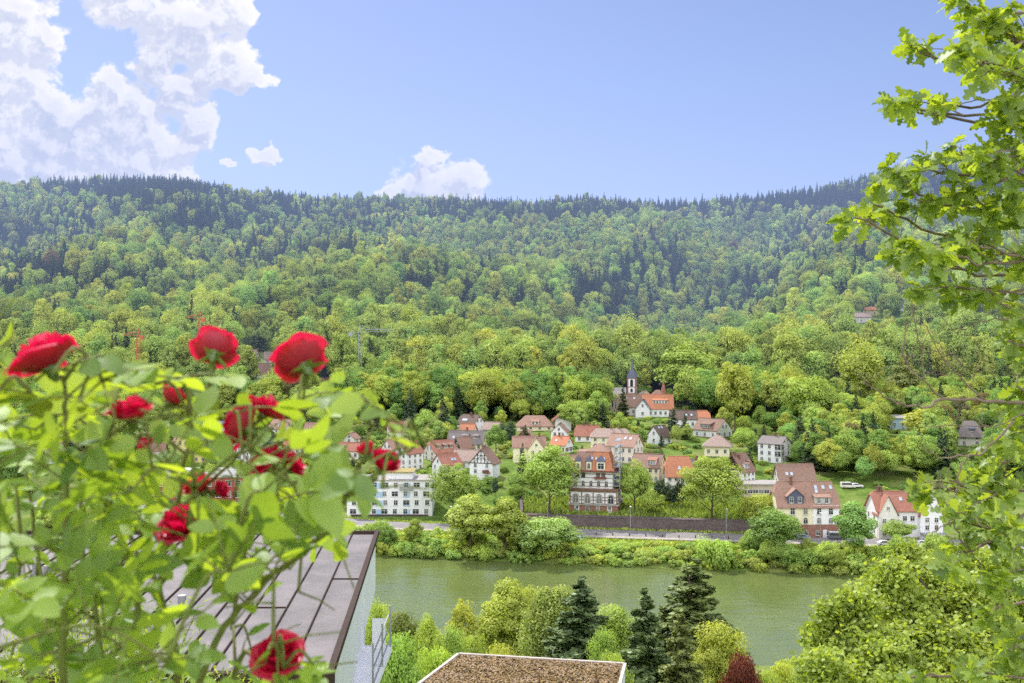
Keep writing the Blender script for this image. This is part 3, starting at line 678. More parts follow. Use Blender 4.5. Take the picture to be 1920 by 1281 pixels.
# --- left part of the village, seen through the rose bush
r_ = H(368, 868, 62, 50, 42, 22, -8, 'yellow', 'brownred', 'tall yellow villa with arched ground floor window and red roof', 3, 5, 2, f=.5, a=.3, arch=True)
cross_gable(r_[0], None, r_[1], r_[2], r_[3], r_[4], -r_[1] * .2, 26 * r_[5], 44 * r_[5], 18 * r_[5], .8, 'yellow', 'brownred', 2, 3)
r_ = H(462, 868, 40, 58, 18, 32, 62, 'white', 'brownred', 'half timbered house with steep brown roof and black and white gable', 1, 2, 3, gw=False, faces='LF')
timber(r_[0], 'L', r_[1], r_[2], .3, r_[3], 0, 7, r_[4] * .92); timber(r_[0], 'F', r_[1], r_[2], r_[3] * .5, r_[3], 0, 4)
for i in (-1, 1): add_window(r_[0], 'L', i * 1.6, r_[3] + r_[4] * .08, .9, 1.1, r_[1], r_[2])
H(424, 818, 30, 26, 20, 7, -6, 'white', 'slate', 'plain white house with black windows left of the dark round conifer', 2, 2, 1)
H(530, 818, 42, 34, 14, 16, -30, 'white', 'brownred', 'white gabled house with reddish roof behind the dark round conifer', 1, 3, 2, dorm=((-.1, .15, 8, 6, 'brownred', 'white', 'shed', 2),))
H(592, 833, 42, 34, 14, 24, -24, 'white', 'brownred', 'white house with steep red roof carrying two white dormers', 1, 3, 2, dorm=((-.3, .2, 7, 6, 'brownred', 'white', 'gable', 1), (.3, .2, 7, 6, 'brownred', 'white', 'gable', 1)))
H(548, 852, 30, 26, 12, 12, 20, 'offwhite', 'orange', 'low house with bright orange tiled roof left of the big round bush', 1, 2, 1)
H(660, 834, 22, 22, 12, 9, 70, 'white', 'brownred', 'tiny white gable between the rose stems', 1, 1, 1)
H(652, 862, 44, 30, 18, 13, 0, 'offwhite', 'red', 'house with plain red roof behind the upright rose stem', 1, 4, 1)
H(744, 822, 32, 28, 14, 16, 20, 'offwhite', 'red', 'house with steep red roof and skylight above the white gable terrace', 1, 2, 1, sky=((.2, .5),))
H(766, 886, 44, 34, 36, 18, 52, 'white', 'red', 'white gabled terrace house with balconies, front one of the pair', 3, 3, 2)
H(744, 868, 46, 40, 24, 18, 44, 'white', 'brownred', 'white gabled terrace house with skylights, rear one of the pair', 2, 3, 2, sky=((0, .4), (.3, .4), (.6, .4)))
H(295, 862, 30, 30, 18, 18, 10, 'offwhite', 'brownred', 'small house with brown roof left of the yellow villa', 1, 2, 1)
H(95, 870, 50, 34, 22, 20, -10, 'white', 'brown', 'white house with brown roof behind the left side of the rose bush', 2, 3, 1)
H(190, 880, 46, 34, 20, 18, 12, 'cream', 'red', 'cream house with red roof behind the thick of the rose bush', 2, 3, 1)
# modern red block and white block by the road
def flat_block(px0, px1, py, hpx, dm, wallk, name, label, rows, cols, rot=0, top=None):
    p0 = ray((px0 + px1) / 2, py); k = p0.y / F; w = (px1 - px0) * k; h = hpx * k
    root = empty(name, (p0.x * (1 + dm / 2 / p0.y), p0.y + dm / 2, p0.z), R(rot), label, 'building'); houses_keepout.append((p0.x, p0.y + dm / 2, w * .6))
    b = MB(); b.box((0, 0, (h - 5) / 2), (w, dm, h + 5)); b.build('wall', wall_mat(wallk), root)
    b = MB(); b.box((0, 0, h + .2), (w + .5, dm + .5, .4)); b.build('roof', roof_mat('lightgrey'), root)
    return root, w, h, k, dm
root, w_, h_, k, dm = flat_block(655, 815, 968, 66, 13, 'white', 'apartment_block', 'white four storey apartment block with pale blue panels and flat roof', 4, 8)
for j in range(4):
    for i in range(8):
        x = (i - 3.5) * w_ / 8 * .98 + (.3 if j % 2 else 0); o = link('window', window_mesh(1.15 if (i + j) % 3 else 1.9, 1.5), root, (x, -dm / 2, h_ * (j + .28) / 4))
    for x in (-.12, .2):
        b = MB(); b.box((x * w_, -dm / 2 - .03, h_ * (j + .45) / 4), (2.2, .06, 1.9)); b.build('blue_panel', wall_mat('blue'), root)
b = MB(); b.box((w_ * .2, -dm / 2 - .5, h_ * .76), (4.5, 1.0, .16)); b.box((w_ * .2, -dm / 2 - 1.0, h_ * .76 + .5), (4.5, .06, .9)); b.build('balcony', M['metal'], root)
b = MB(); b.box((w_ * .12, 0, h_ + 1.4), (8, dm * .7, 2.2)); b.build('roof_storey', wall_mat('white'), root); b = MB(); b.box((w_ * .12, 0, h_ + 2.65), (8.8, dm * .8, .3)); b.build('planted_roof', surface_mat('dry_planted_roof', (.45, .33, .14), (.30, .28, .10), 4), root)
b = MB(); b.box((0, -dm / 2 - .3, -.2), (w_ * .9, .5, 1.6)); b.build('plinth', M['wall_dark'] if 'wall_dark' in M else wall_mat('dark'), root)
root, w_, h_, k, dm = flat_block(300, 520, 958, 62, 12, 'red', 'school_building', 'dark red modern building with flat roof and dark ground floor', 3, 12)
for j in range(1, 3):
    for i in range(12): link('window', window_mesh(1.8, 1.9), root, ((i - 5.5) * w_ / 12, -dm / 2, h_ * (j + .25) / 3))
b = MB(); b.box((0, -dm / 2 - .08, h_ * .16), (w_ * .99, .16, h_ * .30)); b.build('ground_floor_band', wall_mat('slatewall'), root)
for x, s in ((-.32, 10), (.1, 12), (.42, 9)):
    b = MB(); b.box((x * w_, 1, h_ + 1.3), (s, 6, 1.8)); b.build('roof_light', M['frame'], root)
# ------------------------------------------------------------------ the big historic house with scaffold
p = ray(1118, 966); k = p.y / F; W0 = 92 * k; D0 = 13.0
hr = R(-12); root = empty('mansion', (p.x * 1.02, p.y + D0 / 2 + 1.2, p.z), hr, 'large historic house with orange and brown mansard roof, brick bands and scaffolding', 'mansion')
houses_keepout.append((p.x, p.y + 8, 15))
def m_(px): return px * k
g0, g1, g2, g3 = m_(17), m_(42), m_(48), m_(80)     # tops of brick floor, arcade floor, cornice, upper floors
b = MB(); b.box((0, 0, (g0 - 5) / 2), (W0, D0, g0 + 5), 0); b.build('ground_floor', wall_mat('brick'), root)
b = MB(); b.box((0, 0, g0 + .15), (W0 + .9, D0 + .9, .3)); b.build('ledge', roof_mat('lightgrey'), root)
b = MB(); b.box((0, 0, (g0 + .3 + g1) / 2), (W0 - .5, D0 - .4, g1 - g0 - .3)); arcade = b.build('arcade_floor', wall_mat('white'), root)
b = MB(); b.box((0, 0, (g1 + g2) / 2), (W0 + .3, D0 + .2, g2 - g1)); 
for i in range(34): b.box((-W0 / 2 + W0 * (i + .5) / 34, -D0 / 2 - .2, (g1 + g2) / 2), (.18, .2, .5))
b.build('cornice', wall_mat('brown'), root)
W1, D1 = m_(76), D0 - 1.6
b = MB(); b.box((-.4, .4, (g2 + g3) / 2), (W1, D1, g3 - g2)); b.build('upper_floors', wall_mat('white'), root)
b = MB()
for z in (g0 + .5, g0 + 1.6, g1 - 1.6): b.box((0, -D0 / 2 + .17, z), (W0 - .45, .12, .22)); b.box((W0 / 2 - .25, 0, z), (.12, D0 - .5, .22))
for z in (g2 + m_(4), g2 + m_(11), g2 + m_(20), g2 + m_(27)): b.box((-.4, -D1 / 2 + .35, z), (W1, .12, .16))
for x in (-.5, -.25, 0, .25, .5): b.box((x * (W0 - .7), -D0 / 2 + .15, (g0 + g1) / 2), (.3, .14, g1 - g0 - .4))
b.build('brick_bands', wall_mat('brown'), root)
def archwin(par, x, y, z, w, h):
    o = link('window', window_mesh(w, h, True), par, (x, y, z)); return o
for i in range(4):
    b = MB(); x = (i - 1.5) * W0 / 4.15; ww_ = m_(13.5); hh = m_(18)
    pts = [(x - ww_ / 2, 0, 0), (x + ww_ / 2, 0, 0)] + [(x + ww_ / 2 * math.cos(q * math.pi / 8), 0, hh - ww_ / 2 + ww_ / 2 * math.sin(q * math.pi / 8)) for q in range(9)]
    b.prism([(c_[0], -D0 / 2 + .2, c_[2] + g0 + .55) for c_ in pts], (0, -.16, 0), 0); su = b.build('arch_surround', wall_mat('brown'), root)
    archwin(su, x, -D0 / 2 + .02, g0 + .65, ww_ * .74, hh * .86)
for i in range(5): archwin(root, -.4 + (i - 2.2) * W1 / 5.2, -D1 / 2 + .4, g2 + m_(3.5), m_(6.5) * .8, m_(10.5))
for i in (-1.9, -1.15, .7, 1.35): link('window', window_mesh(m_(6), m_(7.5), False, 'frame_dark'), root, (-.4 + i * W1 / 5, -D1 / 2 + .4, g2 + m_(21)))
b = MB(); b.box((-.4 + W1 * .2, -D1 / 2 - .2, g2 + m_(20)), (m_(22), 1.0, m_(3.5))); b.build('balcony', roof_mat('darkred'), root)
for x, dr in ((-.42, 1), (-.15, 0), (.12, 0), (.42, 1)):
    if dr: b = MB(); b.box((x * W0 * .8, -D0 / 2 - .05, 1.5), (1.5, .12, 2.9)); dd = b.build('door', M['frame'], root); link('window', window_mesh(.8, 1.0), dd, (x * W0 * .8, -D0 / 2 - .12, 1.6))
    else: link('window', window_mesh(.9, 1.5), root, (x * W0 * .8, -D0 / 2, 1.0))
for j, z in enumerate((g0 + .7, g2 + 1)):
    for i in (-1, 0, 1): o = link('window', window_mesh(1.2, 2.2, True), root, ((W0 / 2 - .22) if j == 0 else (-.4 + W1 / 2), i * 3.4, z)); o.rotation_euler = (0, 0, R(90))
# mansard roof, left part brown and right part orange, then the steep cap
def frustum(b, x0, x1, y0, y1, z0, X0, X1, Y0, Y1, z1, m=0):
    v = [(x0, y0, z0), (x1, y0, z0), (x1, y1, z0), (x0, y1, z0), (X0, Y0, z1), (X1, Y0, z1), (X1, Y1, z1), (X0, Y1, z1)]
    b.add(v, [(3, 2, 1, 0), (4, 5, 6, 7), (0, 1, 5, 4), (1, 2, 6, 5), (2, 3, 7, 6), (3, 0, 4, 7)], m)
xl, xr = -.4 - W1 / 2 - .4, -.4 + W1 / 2 + .4; xm = xl + (xr - xl) * .50; zt = g3 + m_(36)
b = MB(); frustum(b, xl, xm, -D1 / 2, D1 / 2 + .8, g3, xl + 1.6, xm, -D1 / 2 + 2.6, D1 / 2 - 1.6, zt); rf = b.build('roof', roof_mat('brownred'), root)
b = MB(); frustum(b, xm + .004, xr, -D1 / 2 - .03, D1 / 2 + .8, g3, xm + .004, xr - 1.9, -D1 / 2 + 2.5, D1 / 2 - 1.6, zt + .05)
r2 = b.build('roof', roof_mat('orange'), root); r2['label'] = 'newly tiled orange part of the mansard roof'
b = MB(); frustum(b, xm - 2.4, xr - 1.6, -D1 / 2 + 2.2, D1 / 2 - 1.4, zt + .05, xm + 1.2, xr - 5.0, -.2, .6, zt + m_(14)); b.build('roof_cap', roof_mat('brownred'), root)
b = MB(); b.box((0, -.2, g3 + .1), (W1 + 1.6, D1 + 1.4, .35)); b.build('gutter_ledge', roof_mat('darkred'), root)
for x, big in ((xl + 2.2, 0), (xl + 5.6, 0), (xr - 4.0, 1)):
    wq = 1.5 if not big else 2.6; z = g3 + .4
    b = MB(); b.box((x, -D1 / 2 + .9, z + 1.3), (wq, 2.0, 2.6), 0)
    b.add([(x - wq / 2 - .15, -D1 / 2 - .2, z + 2.6), (x + wq / 2 + .15, -D1 / 2 - .2, z + 2.6), (x + wq / 2 + .15, -D1 / 2 + 2, z + 2.6), (x - wq / 2 - .15, -D1 / 2 + 2, z + 2.6), (x, -D1 / 2 + .8, z + 2.6 + 2.2)], [(0, 1, 4), (1, 2, 4), (2, 3, 4), (3, 0, 4)], 1)
    dm_ = b.build('dormer', [wall_mat('paleyellow'), roof_mat('slate')], rf if not big else r2); link('window', window_mesh(.8 if not big else 1.8, 1.7, not big), dm_, (x, -D1 / 2 - .12, z + .5))
for i in range(4):
    b = MB(); b.box((0, 0, 0), (.7, .14, .9), 0); b.box((0, -.06, 0), (.55, .08, .75), 1); o = b.build('skylight', [M['metal'], M['skyglass']], r2, (xm - .2 + i * 1.25, -D1 / 2 + 1.45, g3 + m_(24))); o.rotation_euler = (R(-20), 0, 0)
for x in (-3.2, -1.0): chimney(root, x + xm - xl - 4, .8, zt - 1, zt + m_(9), .8)
# scaffold tower on the right corner
b = MB(); sx = -.4 + W1 / 2
for x in (sx + .5, sx + 2.3):
    for y in (-D1 / 2 - .8, -D1 / 2 + 2.2, D1 / 2 - 3):
        b.bar((x, y, g2 + .1), (x, y, zt + 1.5), .12)
for z in [g2 + 1 + i * 2.0 for i in range(8)]:
    b.bar((sx + .5, -D1 / 2 - .8, z), (sx + 2.3, -D1 / 2 - .8, z), .10); b.bar((sx + 2.3, -D1 / 2 - .8, z), (sx + 2.3, D1 / 2 - 3, z), .10); b.bar((sx + .5, -D1 / 2 - .8, z), (sx + .5, D1 / 2 - 3, z), .10)
    b.box((sx + 1.4, -.8, z - .1), (1.7, D1 - 3.2, .08)); b.bar((sx + 2.3, -D1 / 2 - .8, z), (sx + 2.3, -D1 / 2 + 2.2, z + 2), .07)
sc = b.build('scaffold', M['metal'], None, root.location); sc.rotation_euler = (0, 0, hr); tag(sc, 'metal scaffold tower around the right corner of the historic house', 'scaffold')
H(1068, 902, 46, 34, 30, 17, 0, 'brick', 'brownred', 'lower wing with tiled roof joining the historic house on the left', 2, 3, 1)
# ------------------------------------------------------------------ church group on its knoll
p = ray(1190, 775); k = p.y / F
root = empty('church', p + Vector((0, 10, 0)), R(-16), 'small church with white tower, dark blue slate spire and grey roofed nave', 'church'); houses_keepout.append((p.x, p.y + 10, 22))
def q_(v): return v * k
b = MB(); b.box((0, 0, q_(30)), (q_(15), q_(15), q_(70))); tw = b.build('tower', wall_mat('white'), root)
b = MB()
for sx_ in (-1, 1):
    for sy in (-1, 1): b.box((sx_ * q_(7.5), sy * q_(7.5), q_(30)), (q_(2.2), q_(2.2), q_(70.5)))
for z in (36, 48, 64): b.box((0, 0, q_(z)), (q_(16), q_(16), q_(1.2)))
b.build('corner_stones', wall_mat('brick'), tw)
for face, (dx, dy, a) in {'F': (0, -1, 0), 'R': (1, 0, 90), 'L': (-1, 0, -90)}.items():
    o = link('belfry_window', window_mesh(q_(4.5), q_(12), True, 'frame_dark', False), tw, (dx * q_(7.6), dy * q_(7.6), q_(50))); o.rotation_euler = (0, 0, R(a))
    o = link('window', window_mesh(q_(3.5), q_(6), True, 'frame_dark', False), tw, (dx * q_(7.6), dy * q_(7.6), q_(39))); o.rotation_euler = (0, 0, R(a))
b = MB(); n8 = 4
rings = [(9.2, 65), (7.2, 72), (5.2, 77), (2.6, 81), (2.0, 88), (.9, 96), (.1, 103)]
for (r0, z0), (r1, z1) in zip(rings, rings[1:]):
    v = [(s * q_(r0), t * q_(r0), q_(z0)) for s, t in ((-1, -1), (1, -1), (1, 1), (-1, 1))] + [(s * q_(r1), t * q_(r1), q_(z1)) for s, t in ((-1, -1), (1, -1), (1, 1), (-1, 1))]
    b.add(v, [(0, 1, 5, 4), (1, 2, 6, 5), (2, 3, 7, 6), (3, 0, 4, 7)])
b.bar((0, 0, q_(102)), (0, 0, q_(107)), .15); b.build('spire', roof_mat('slate'), tw)
def sub_house(par, x, y, z, w, d, h, r, rot, wallk, roofk, f=1.0, a=0, names=('wall', 'roof'), wins=(), ov=.4):
    o = None; b = MB(); wall_body(b, w, d, h, r, f); wl = b.build(names[0], wall_mat(wallk), par, (x, y, z)); wl.rotation_euler = (0, 0, R(rot))
    b = MB(); roof_body(b, w, d, h, r, ov, f, a); rf = b.build(names[1], roof_mat(roofk), par, (x, y, z)); rf.rotation_euler = (0, 0, R(rot))
    for face, u, zz, ww_, hh, ar in wins:
        aa, ff = FACE[face]; xx, yy = ff(u, w, d); o = link('window', window_mesh(ww_, hh, ar, 'frame', False), wl, (xx, yy, zz)); o.rotation_euler = (0, 0, R(aa))
sub_house(root, -q_(26), -q_(4), q_(2), q_(28), q_(24), q_(28), q_(16), 0, 'stone', 'lightgrey', names=('nave_wall', 'nave_roof'), wins=[('F', u, q_(8), q_(3), q_(14), True) for u in (-q_(9), -q_(3), q_(3), q_(9))])
H(1188, 781, 54, 34, 18, 21, -8, 'offwhite', 'brown', 'church hall with wide brown roof and two skylights in front of the tower', 1, 3, 1, sky=((-.5, .65), (.05, .65)), Y=p.y - 9, dorm=())
H(1207, 745, 18, 20, 14, 8, 60, 'white', 'pinkgrey', 'small white gabled house just right of the church tower', 1, 1, 1, Y=p.y + 14)
bpy.data.objects[HOUSES[-1][0].name].location.z = p.z + q_(16)
r_ = H(1233, 788, 56, 40, 17, 24, -6, 'white', 'orange', 'bright orange roofed house with a long row of dormer windows beside the church', 1, 6, 1, dorm=((.15, .32, 27, 6, 'orange', 'white', 'shed', 5),), Y=p.y - 14)
H(1206, 785, 20, 26, 18, 16, 76, 'white', 'slate', 'narrow white gable with slate roof between church hall and orange roof', 1, 1, 1, Y=p.y - 16)
r_ = H(1233, 752, 32, 30, 10, 16, 0, 'white', 'brownred', 'low white house with red pyramid roof behind the orange roofed house', 1, 3, 1, f=0, a=14, Y=p.y + 12); r_[0].location.z = p.z + q_(14)
p2 = Vector((at(1244, 735, p.y + 18).x, p.y + 18, p.z + q_(10)))
root = empty('turret', p2, 0, 'little round turret with tall pointed red roof in the trees right of the church', 'turret')
b = MB(); b.tube([(0, 0, -4), (0, 0, q_(24))], [q_(5), q_(5)], 12); b.build('wall', wall_mat('white'), root)
b = MB(); b.tube([(0, 0, q_(23)), (0, 0, q_(36)), (0, 0, q_(50))], [q_(6.4), q_(3.2), .05], 12); b.build('roof', roof_mat('red'), root)
for i in range(3): o = link('window', window_mesh(.8, 1.0), root, (math.sin(i - 1) * q_(5), -math.cos(i - 1) * q_(5), q_(17))); o.rotation_euler = (0, 0, i - 1)

# ------------------------------------------------------------------ terrace retaining wall
M['sandstone'] = surface_mat('dark_sandstone_wall', (.20, .155, .15), (.11, .09, .09), 1.3, .95, .3)
b = MB(); X = list(np.arange(TERR[0], TERR[1] + .01, 2.0))
for x0, x1 in zip(X, X[1:]):
    ya, yb = shore(x0) + 37.8, shore(x1) + 37.8
    b.add([(x0, ya, 1.5), (x1, yb, 1.5), (x1, yb, 6.25), (x0, ya, 6.25), (x0, ya + 2.9, 1.5), (x1, yb + 2.9, 1.5), (x1, yb + 2.9, 6.25), (x0, ya + 2.9, 6.25)], [(0, 1, 2, 3), (3, 2, 6, 7), (5, 4, 7, 6)])
    b.add([(x0, ya - .12, 6.25), (x1, yb - .12, 6.25), (x1, yb - .12, 6.45), (x0, ya - .12, 6.45), (x0, ya + 3.0, 6.25), (x1, yb + 3.0, 6.25), (x1, yb + 3.0, 6.45), (x0, ya + 3.0, 6.45)], [(0, 1, 2, 3), (3, 2, 6, 7), (5, 4, 7, 6), (1, 0, 4, 5)])
for x in (TERR[0], TERR[1]):
    y = shore(x) + 37.8; b.box((x, y + 14, 5), (.9, 29, 5.6))
tag(b.build('retaining_wall', M['sandstone']), 'long dark sandstone retaining wall between the road and the terrace', 'wall')
# ------------------------------------------------------------------ trees and shrubs of the village and banks
def tree_at(px, py, hpx, wpx, key, label, tint=(1, 1, 1), name=None, cat='tree', Y=None, group=None, dz=0.0):
    """base at pixel (px, py) on the ground; hpx, wpx its height and width in the photograph"""
    p = ray(px, py) if Y is None else Vector(((px - CX) / F * Y, Y, ground((px - CX) / F * Y, Y)))
    k = p.y / F; hm, wm = hpx * k, wpx * k; W0, H0 = PDIM[key]
    nm = name or {'w': 'broadleaf_tree', 't': 'broadleaf_tree', 's': 'shrub', 'c': 'cypress'}[key[0]]
    if key.startswith('spruce'): nm = name or 'spruce_tree'
    return place(key, nm, (p.x, p.y, p.z - .2 + dz), wm / W0, hm / H0, vtint(tint, .06), label, cat, group, None, True)
PDIM = {}
def dims(keys=None):
  for k_, (cm_, tm_) in PROTO.items():
    if k_ in PDIM: continue
    co_ = np.empty(len(cm_.vertices) * 3, np.float32); cm_.vertices.foreach_get('co', co_); co_ = co_.reshape(-1, 3)
    PDIM[k_] = (float(np.percentile(co_[:, 0], 99) - np.percentile(co_[:, 0], 1)), float(np.percentile(co_[:, 2], 99.6)))
dims()
YG, DG, BG, OL = (1.06, 1.08, .9), (.62, .78, .75), (.80, .95, .95), (1.0, .95, .85)
# prominent trees
T = tree_at
T(1030, 966, 130, 112, 'tree3', 'huge pale green plane tree standing left of the historic house', YG)
T(1335, 980, 124, 112, 'tree3', 'huge pale green plane tree on the terrace right of the cypresses', YG)
T(1454, 1052, 92, 90, 'tree2', 'dense dark green round tree on the bank left of the double house', DG, Y=268)
T(1600, 1058, 112, 66, 'tree1', 'tall round tree on the bank in front of the narrow annex', BG, Y=264)
T(1682, 1018, 44, 56, 'tree0', 'round tree in front of the two gabled long white house', BG)
T(850, 975, 104, 88, 'tree3', 'large dark tree right of the white apartment block', (.85, .95, .9))
T(882, 1046, 112, 82, 'tree1', 'tall airy bank tree with bare lower trunk, left one of two', (1.1, 1.05, .9), Y=276)
T(948, 1046, 110, 72, 'tree1', 'tall airy bank tree with bare lower trunk, right one of two', (.95, 1, .9), Y=274)
T(1025, 1048, 78, 104, 'tree2', 'broad silvery green willow on the far bank', (1.1, 1.12, 1.25), Y=272)
T(1345, 1060, 50, 70, 'shrub3', 'rounded bright bush on the bank below the end of the wall', (1.0, 1.05, .8), Y=264, name='shrub', cat='shrub')
T(1190, 960, 96, 52, 'tree0', 'light green young tree right of the historic house', YG)
T(1222, 968, 48, 42, 'tree0', 'small round light green tree beside the terrace meadow', (1.2, 1.1, .8))
T(1424, 985, 60, 62, 'tree2', 'spreading tree in front of the flat beige building', (1.15, 1.05, .8))
T(980, 905, 72, 26, 'spruce1', 'dark conifer behind the left side of the huge plane tree', (.9, .95, 1))
T(506, 862, 62, 30, 'column', 'dark round topped conifer right of the half timbered house', (.8, .9, 1), name='conifer')
T(930, 852, 56, 34, 'tree1', 'dark green tree right of the long yellow house', DG)
T(940, 830, 36, 18, 'column', 'dark column conifer beside the little white house, left', DG, name='conifer'); T(958, 834, 44, 18, 'column', 'dark column conifer beside the little white house, right', DG, name='conifer')
T(831, 828, 86, 34, 'spruce0', 'large dark conifer above the off-white house with red roof', (.8, .85, 1))
T(975, 790, 46, 26, 'spruce0', 'lighter conifer left of the wide mottled roof', (1.3, 1.3, 1.0))
for i, (x, y, h) in enumerate([(1233, 948, 48), (1242, 950, 52), (1252, 950, 46), (1262, 950, 40), (1272, 951, 54), (1280, 951, 50)]):
    T(x, y, h, 15, 'column', 'tall dark green cypress in the close row right of the young tree', (.65, .75, .85), group='row of cypresses by the terrace')
T(1378, 830, 150, 58, 'wood1', 'tall loose tree behind the white house right of the upper row', (1.15, 1.05, .8))
T(1120, 800, 66, 40, 'tree1', 'round light tree at the left foot of the church knoll', YG)
T(1078, 806, 55, 56, 'tree2', 'wide pale tree above the arched attic window house', YG)
T(800, 828, 58, 44, 'tree0', 'round yellow green tree left of the large dark conifer', YG)
T(612, 905, 66, 66, 'tree0', 'round yellow green bush tree seen between the rose leaves', YG)
T(548, 842, 40, 28, 'tree1', 'small tree in front of the white gabled house behind the roses', YG)
T(1225, 712 + 70, 0 + 60, 30, 'spruce1', 'conifer behind the red pointed turret', (.8, .9, .9), Y=560)
T(845, 680, 60, 46, 'wood0', 'dark purple copper beech on the lower hillside', (.42, .20, .62), Y=640)
T(905, 672, 50, 50, 'wood2', 'brownish tree right of the purple copper beech', (.75, .62, .8), Y=660)
T(1695, 760, 95, 56, 'wood3', 'brownish larch like tree on the right slope', (.85, .70, .85), Y=480)
T(325, 700, 85, 62, 'wood4', 'light green fluffy tree between the first two roses', YG, Y=600)
T(1612, 820, 150, 84, 'wood5', 'very large round tree on the right slope', (1.05, 1.0, .85), Y=470)
T(1512, 850, 100, 90, 'wood2', 'broad bright tree right above the white three storey house', (1.1, 1.05, .8), Y=440)
T(1735, 900, 70, 90, 'wood5', 'broad rounded tree below the pale blue house', (1.1, 1.05, .85), Y=400)
T(1290, 800, 120, 110, 'wood5', 'huge round tree behind the orange roofed house', (.95, 1, .85), Y=530)
# wooded right slope down to the road, filler garden trees, bank shrubs
def blocked(x, y, m=0): return any((x - hx) ** 2 + (y - hy) ** 2 < (r + m) ** 2 for hx, hy, r in houses_keepout)
def hides(x, y, top):
    """would a tree of that top height cover a house seen behind it?"""
    px = CX + x / y * F; py = CY - (top - CAMZ) / y * F
    for (o, w, d, h, r) in HOUSES:
        if o.location.y > y - 2:
            hp = CX + o.location.x / o.location.y * F; k = F / o.location.y
            ytop = CY - (o.location.z + h * .45 - CAMZ) * k
            if abs(px - hp) < (w * .55 + 3) * k and py < ytop and (o.location.y - y) < 200 and CY - (o.location.z - CAMZ) * k > py: return True
    return False
cnt = 0
y = 332.0
while y < 552:
    x = -.60 * y
    while x < .60 * y:
        xx, yy = x + rnd.uniform(-3.5, 3.5), y + rnd.uniform(-3.5, 3.5); px = CX + xx / yy * F; x += 5.8
        s = yy - shore(xx); gz = ground(xx, yy)
        if s < 46 or blocked(xx, yy): continue
        right = px > 1490
        py_b = CY - (gz - CAMZ) / yy * F
        wild = smooth((px - 1480) / 60) if py_b < 905 else 0
        if py_b < 790 and (px < 1130 or px > 1290): wild = max(wild, smooth((800 - py_b) / 18))
        if px < 300: wild = max(wild, .5)
        if TERR[0] < xx < TERR[1] and s < 60: continue
        if rnd.random() < (.85 if wild > .5 else .62):
            if wild > rnd.random() * .8 and wild > .3: key = 'wood%d' % rnd.randrange(6); sc = rnd.uniform(.55, .85) if px > 1490 else rnd.uniform(.75, 1.15); top = gz + 21 * sc
            else:
                key = rnd.choice(['tree0', 'tree1', 'tree2', 'shrub0', 'shrub1', 'shrub3', 'shrub2', 'shrub1', 'column']); sc = rnd.uniform(.55, 1.0); top = gz + PDIM[key][1] * sc
            if key[0] == 'w' and rnd.random() < .16: key = 'spruce%d' % rnd.randrange(3); sc = rnd.uniform(.55, .9); top = gz + 24 * sc
            if hides(xx, yy, top):
                key = rnd.choice(['shrub0', 'shrub1', 'shrub2']); sc = rnd.uniform(.5, .9); top = gz + 2.4
                if key[0] == 'w' and rnd.random() < .16: key = 'spruce%d' % rnd.randrange(3); sc = rnd.uniform(.55, .9); top = gz + 24 * sc
            if hides(xx, yy, top):
                    if py_b > 1000 or rnd.random() < .25: continue
                    sc = rnd.uniform(.28, .5)
            t = rnd.choice([(1, 1, 1), YG, YG, (1.1, 1.05, .85), BG, OL, DG] if key[0] != 'c' else [DG])
            if key[0] != 'c' and rnd.random() < .22: t = DG
            if rnd.random() < .02: t = (.6, .42, .7)
            reg = 'on the right slope' if px > 1490 else ('around the left houses' if px < 700 else ('between the middle houses' if px < 1130 else 'in the gardens below the church'))
            if key[:2] == 'sp': place(key, 'spruce_tree', (xx, yy, gz - .3), sc, None, vtint(DG), 'dark pointed conifer ' + reg, 'tree', 'dark conifers ' + reg)
            elif key[0] == 's': place(key, 'shrub', (xx, yy, gz - .2), sc, None, vtint(t), 'leafy garden shrub ' + reg, 'shrub', 'garden shrubs ' + reg)
            elif key[0] == 'c': place(key, 'conifer', (xx, yy, gz - .2), sc * .9, None, vtint(t), 'slim dark garden conifer ' + reg, 'tree', 'slim conifers ' + reg)
            else: place(key, 'broadleaf_tree', (xx, yy, gz - .3), sc, None, vtint(t), 'leafy green tree ' + reg, 'tree', 'leafy trees ' + reg)
            cnt += 1
    y += 5.8
print('village green', cnt)
# far bank: dense shrubs from the waterline to the road
cnt = 0
for row, (s0, sc) in enumerate(((1.2, .85), (4.5, 1.0), (8.5, 1.05), (13, .95), (17.5, .75))):
    x = -150.0 - row
    while x < 165:
        xx = x + rnd.uniform(-.8, .8); yy = shore(xx) + s0 + rnd.uniform(-1.2, 1.2); px = CX + xx / yy * F
        low = 1045 < px < 1400 and row < 5
        k = rnd.uniform(.75, 1.1) * sc * (1.45 if not low else 1.0) * (1.0 if row < 4 else .8)
        if row == 4 and low: k *= .6
        key = 'shrub%d' % rnd.randrange(4)
        if (not low) and rnd.random() < .16 and row < 3: key = 'tree%d' % rnd.randrange(3); k = rnd.uniform(.55, .8)
        if key[0] == 's': place(key, 'shrub', (xx, yy, ground(xx, yy) - .3), k, k * rnd.uniform(.8, 1.2), vtint(rnd.choice([(1.1, 1.1, .85), (1, 1, 1), (.9, 1, .9), (1.05, 1.1, .8)])), 'dense shrub covering the far river bank', 'shrub', 'shrubs along the far bank')
        else: place(key, 'broadleaf_tree', (xx, yy, ground(xx, yy) - .3), k, None, vtint((.9, 1, .9)), 'bushy tree growing on the far river bank', 'tree', 'bushy trees on the far bank')
        x += 3.3 * k * rnd.uniform(.8, 1.1) / 1.1; cnt += 1
print('bank', cnt)
